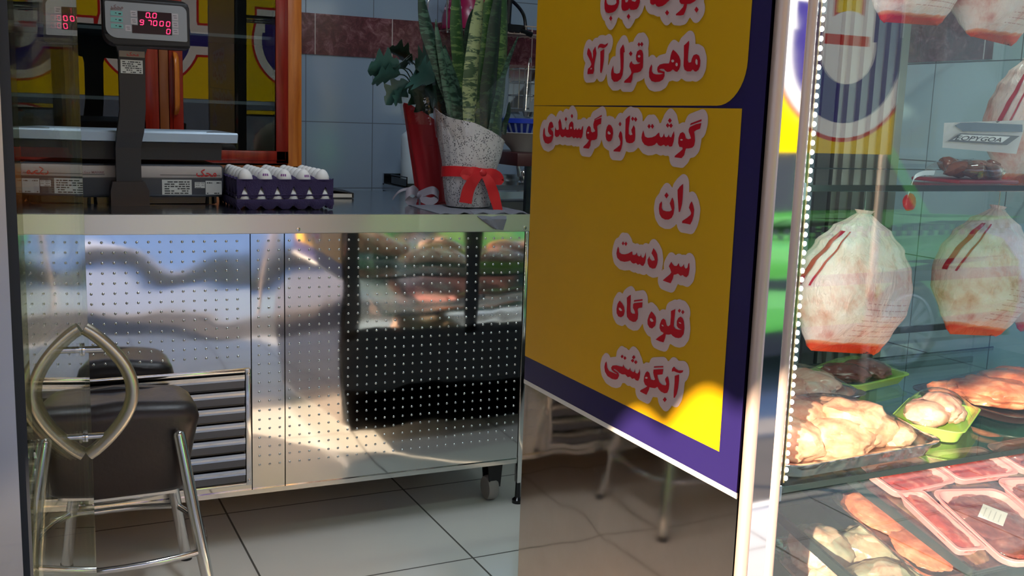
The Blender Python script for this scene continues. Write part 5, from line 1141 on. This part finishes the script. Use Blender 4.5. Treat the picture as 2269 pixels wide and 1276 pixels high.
def meat_tray(name, label, cat, loc, rz, a, b, h, mt, meats, mm, film_h=None, pitch=0., sticker=None, group=None, filmlab=None):
    r = thing(name, label, cat, loc, group); r.rotation_euler = (pitch, 0, rz) if pitch == 0 else (Matrix.Rotation(pitch, 3, 'X') @ Matrix.Rotation(rz, 3, 'Z')).to_euler()
    obj('tray', tray_bm(a, b, h, min(a, b)*.35), mt, r, True, True)
    bm = B()
    for k, m in enumerate(meats): blob(bm, m[0], m[1], m[2] if len(m) > 2 else (0, 0, 0), m[3] if len(m) > 3 else .18, 2.4, k+len(label), 4 if max(m[1]) > .05 else 3, flatb=.004)
    obj('meat', bm, mm, r, True, True)
    if film_h:
        bm = B(); rows = []
        N = 24
        for j in range(N+1):
            row = []
            for i in range(N+1):
                u, v = 2*i/N-1, 2*j/N-1; e = max(abs(u), abs(v)); hh = h+.001+film_h*max(0, (1-abs(u)**2.2))*max(0, (1-abs(v)**2.2))+.0018*noise.noise(Vector((u*5, v*5, a*50)))*(1-e)
                row.append(((a+.004)*u*(1-.06*abs(v)**6), (b+.004)*v*(1-.06*abs(u)**6), hh))
            rows.append(row)
        sheet(bm, rows); obj('film', bm, M_film, r, True, True)
    if sticker:
        sx_, sy_, sw, sh, srz, sz = sticker; bm = B(); box(bm, -sw/2, sw/2, -sh/2, sh/2, 0, .0008)
        rot = Matrix.Translation((sx_, sy_, sz)) @ Matrix.Rotation(srz, 4, 'Z')
        for i in range(4):
            y = sh*(.3-.2*i); f = bm.faces.new([bm.verts.new((x, yy, .0012)) for x, yy in ((-sw*.4, y), (sw*(.3-.06*(i % 2)), y), (sw*(.3-.06*(i % 2)), y+.002), (-sw*.4, y+.002))]); f.material_index = 1
        for v in bm.verts: v.co = rot @ v.co
        obj('price_sticker', bm, [plain('grey_sticker', rgb(206, 206, 206), .6), plain('faint_print', rgb(170, 170, 172), .6)], r, False, True)
    return r
SH = .6505
# large foil tray of chicken pieces at the front of the glass shelf
meat_tray('meat_tray', 'foil tray heaped with pale chicken pieces under film at the front of the shelf', 'meat tray', (1.430, 1.492, SH), .03, .205, .135, .030, M_foil,
          [((-.12, -.02, .042), (.080, .085, .044), (0, .2, .3)), ((-.02, -.055, .036), (.085, .060, .040), (0, 0, -.3)), ((-.03, .03, .055), (.090, .075, .044), (.2, .1, .5)), ((.07, -.02, .048), (.090, .078, .048), (0, .2, .2)), ((.13, .04, .036), (.055, .06, .036)), ((.07, .07, .042), (.07, .05, .038)), ((-.12, .075, .036), (.06, .05, .036)), ((.14, -.06, .030), (.045, .045, .026))], M_chick, .075)
meat_tray('meat_tray', 'darker wrapped tray of chicken behind the large foil tray', 'meat tray', (1.62, 1.80, SH), .1, .15, .11, .025, M_foil, [((-.05, 0, .036), (.08, .08, .034)), ((.06, .0, .034), (.07, .08, .030)), ((.02, -.05, .026), (.05, .04, .026))], M_pinkm, .06)
meat_tray('meat_tray', 'small lime green tray of chicken cuts on the glass shelf', 'meat tray', (1.776, 1.510, SH), .55, .115, .070, .030, M_gfoam, [((-.05, .01, .040), (.05, .045, .028)), ((.01, -.005, .044), (.055, .04, .03), (0, 0, .6)), ((.06, .0, .036), (.04, .042, .026)), ((-.01, .035, .035), (.06, .025, .025)), ((.03, -.035, .030), (.04, .022, .02))], M_pinkm, .055)
meat_tray('meat_tray', 'green edged tray of dark red meat behind the lime green tray', 'meat tray', (1.895, 1.87, SH), .2, .12, .08, .025, M_gfoam, [((-.04, 0, .03), (.06, .06, .022)), ((.05, 0, .03), (.06, .06, .022))], M_darkm, .04)
meat_tray('meat_tray', 'dark wrapped tray of orange red poultry at the right of the glass shelf', 'meat tray', (2.135, 1.60, SH), .10, .20, .145, .022, plain('dark_foam', rgb(46, 40, 42), .4), [((-.08, 0, .034), (.09, .10, .030), (0, 0, .3)), ((.05, .02, .036), (.10, .09, .034)), ((.12, -.08, .028), (.06, .05, .025)), ((-.02, -.09, .024), (.08, .04, .022)), ((-.13, .08, .022), (.05, .05, .022))], M_salm, .05)
# pink foam trays on the sloping deck
DY0, DZ0, DS = 1.34, .400, .23; PITCH_D = math.atan(DS)
def deck(x, y, zf=DZ0, up=.0008): return Vector((x, y, zf+DS*(y-DY0)+up))
def ondeck(px_, py_, zf=DZ0):
    d = ray(px_, py_); n = Vector((0, -DS, 1)); p0 = Vector((0, DY0, zf)); return CAM+d*((p0-CAM).dot(n)/d.dot(n))
flatm = [((0, -.056, .017), (.058, .056, .010)), ((.0, .054, .017), (.058, .056, .010)), ((0, 0, .018), (.058, .07, .011))]
def pink(x, y, rz, label, mm=M_redm, st=None, a=.068, b=.112, up=0.0008, h=.026, film=.008):
    p = deck(x, y)
    return meat_tray('foam_meat_tray', label, 'meat tray', p, rz, a, b, h, M_pfoam, [((m[0][0]*a/.068, m[0][1]*b/.112, m[0][2]), (m[1][0]*a/.068, m[1][1]*b/.112, m[1][2])) for m in flatm], mm, film, PITCH_D, st, 'pink foam meat trays')
pink(1.912, 1.425, -.20, 'pink foam tray of dark meat with a square price sticker facing the front', M_darkm, (-.012, .022, .066, .052, .75, .033), .092, .128)
pink(2.124, 1.425, -.20, 'pink foam tray with a price sticker cut by the right edge', M_darkm, (-.030, .022, .066, .052, .75, .033), .092, .128)
pink(1.774, 1.475, -.17, 'narrow sunlit pink foam tray left of the stickered tray', M_redm, a=.032, b=.105)
pink(1.850, 1.640, .04, 'pink foam tray of red meat at the left end of the back row', M_redm, a=.092, b=.058)
pink(2.062, 1.640, -.06, 'pink foam tray of red meat behind the stickered tray', M_redm, a=.092, b=.058)
pink(2.275, 1.640, .03, 'pink foam tray at the right end of the back row', M_darkm, a=.092, b=.058)
pink(1.960, 1.780, .03, 'pink foam tray deep at the back of the sloping deck', M_darkm, a=.092, b=.058)
# wrapped poultry on the lower deck
def low(zf, x, y, rz, label, a, b, meats, mm, mt, fh):
    p = deck(x, y, zf)
    return meat_tray('poultry_tray', label, 'meat tray', p, rz, a, b, .018, mt, meats, mm, fh, PITCH_D, None, 'wrapped poultry on the lower deck')
pc = ondeck(1845, 1235, .235)
low(.235, 1.66, 1.575, -.1, 'wrapped pile of chicken thighs at the left of the lowest deck', .16, .15, [((-.07, .06, .045), (.075, .075, .052), (0, .2, .4)), ((.05, .03, .05), (.08, .06, .048), (0, 0, -.4)), ((-.02, -.08, .05), (.09, .06, .048)), ((.09, -.06, .03), (.06, .07, .03)), ((-.10, -.04, .03), (.05, .06, .03)), ((.08, .09, .03), (.06, .05, .03))], M_pinkm, M_foil, .075)
salm = [((-.050, .07, .018), (.058, .08, .012)), ((.050, .06, .018), (.058, .085, .012)), ((-.045, -.07, .018), (.060, .075, .012)), ((.052, -.075, .018), (.055, .07, .012))]
low(.340, 1.785, 1.545, -.03, 'wrapped salmon pink fillets on the deck just under the foam trays', .115, .16, salm, M_salm, M_foil, .018)
low(.340, 2.040, 1.545, .02, 'second pack of salmon pink fillets under the stickered foam tray', .115, .16, salm, M_salm, M_foil, .018)
low(.340, 2.290, 1.545, -.02, 'wrapped pale fillets at the right under the foam trays', .115, .16, salm, M_chick, M_foil, .018)
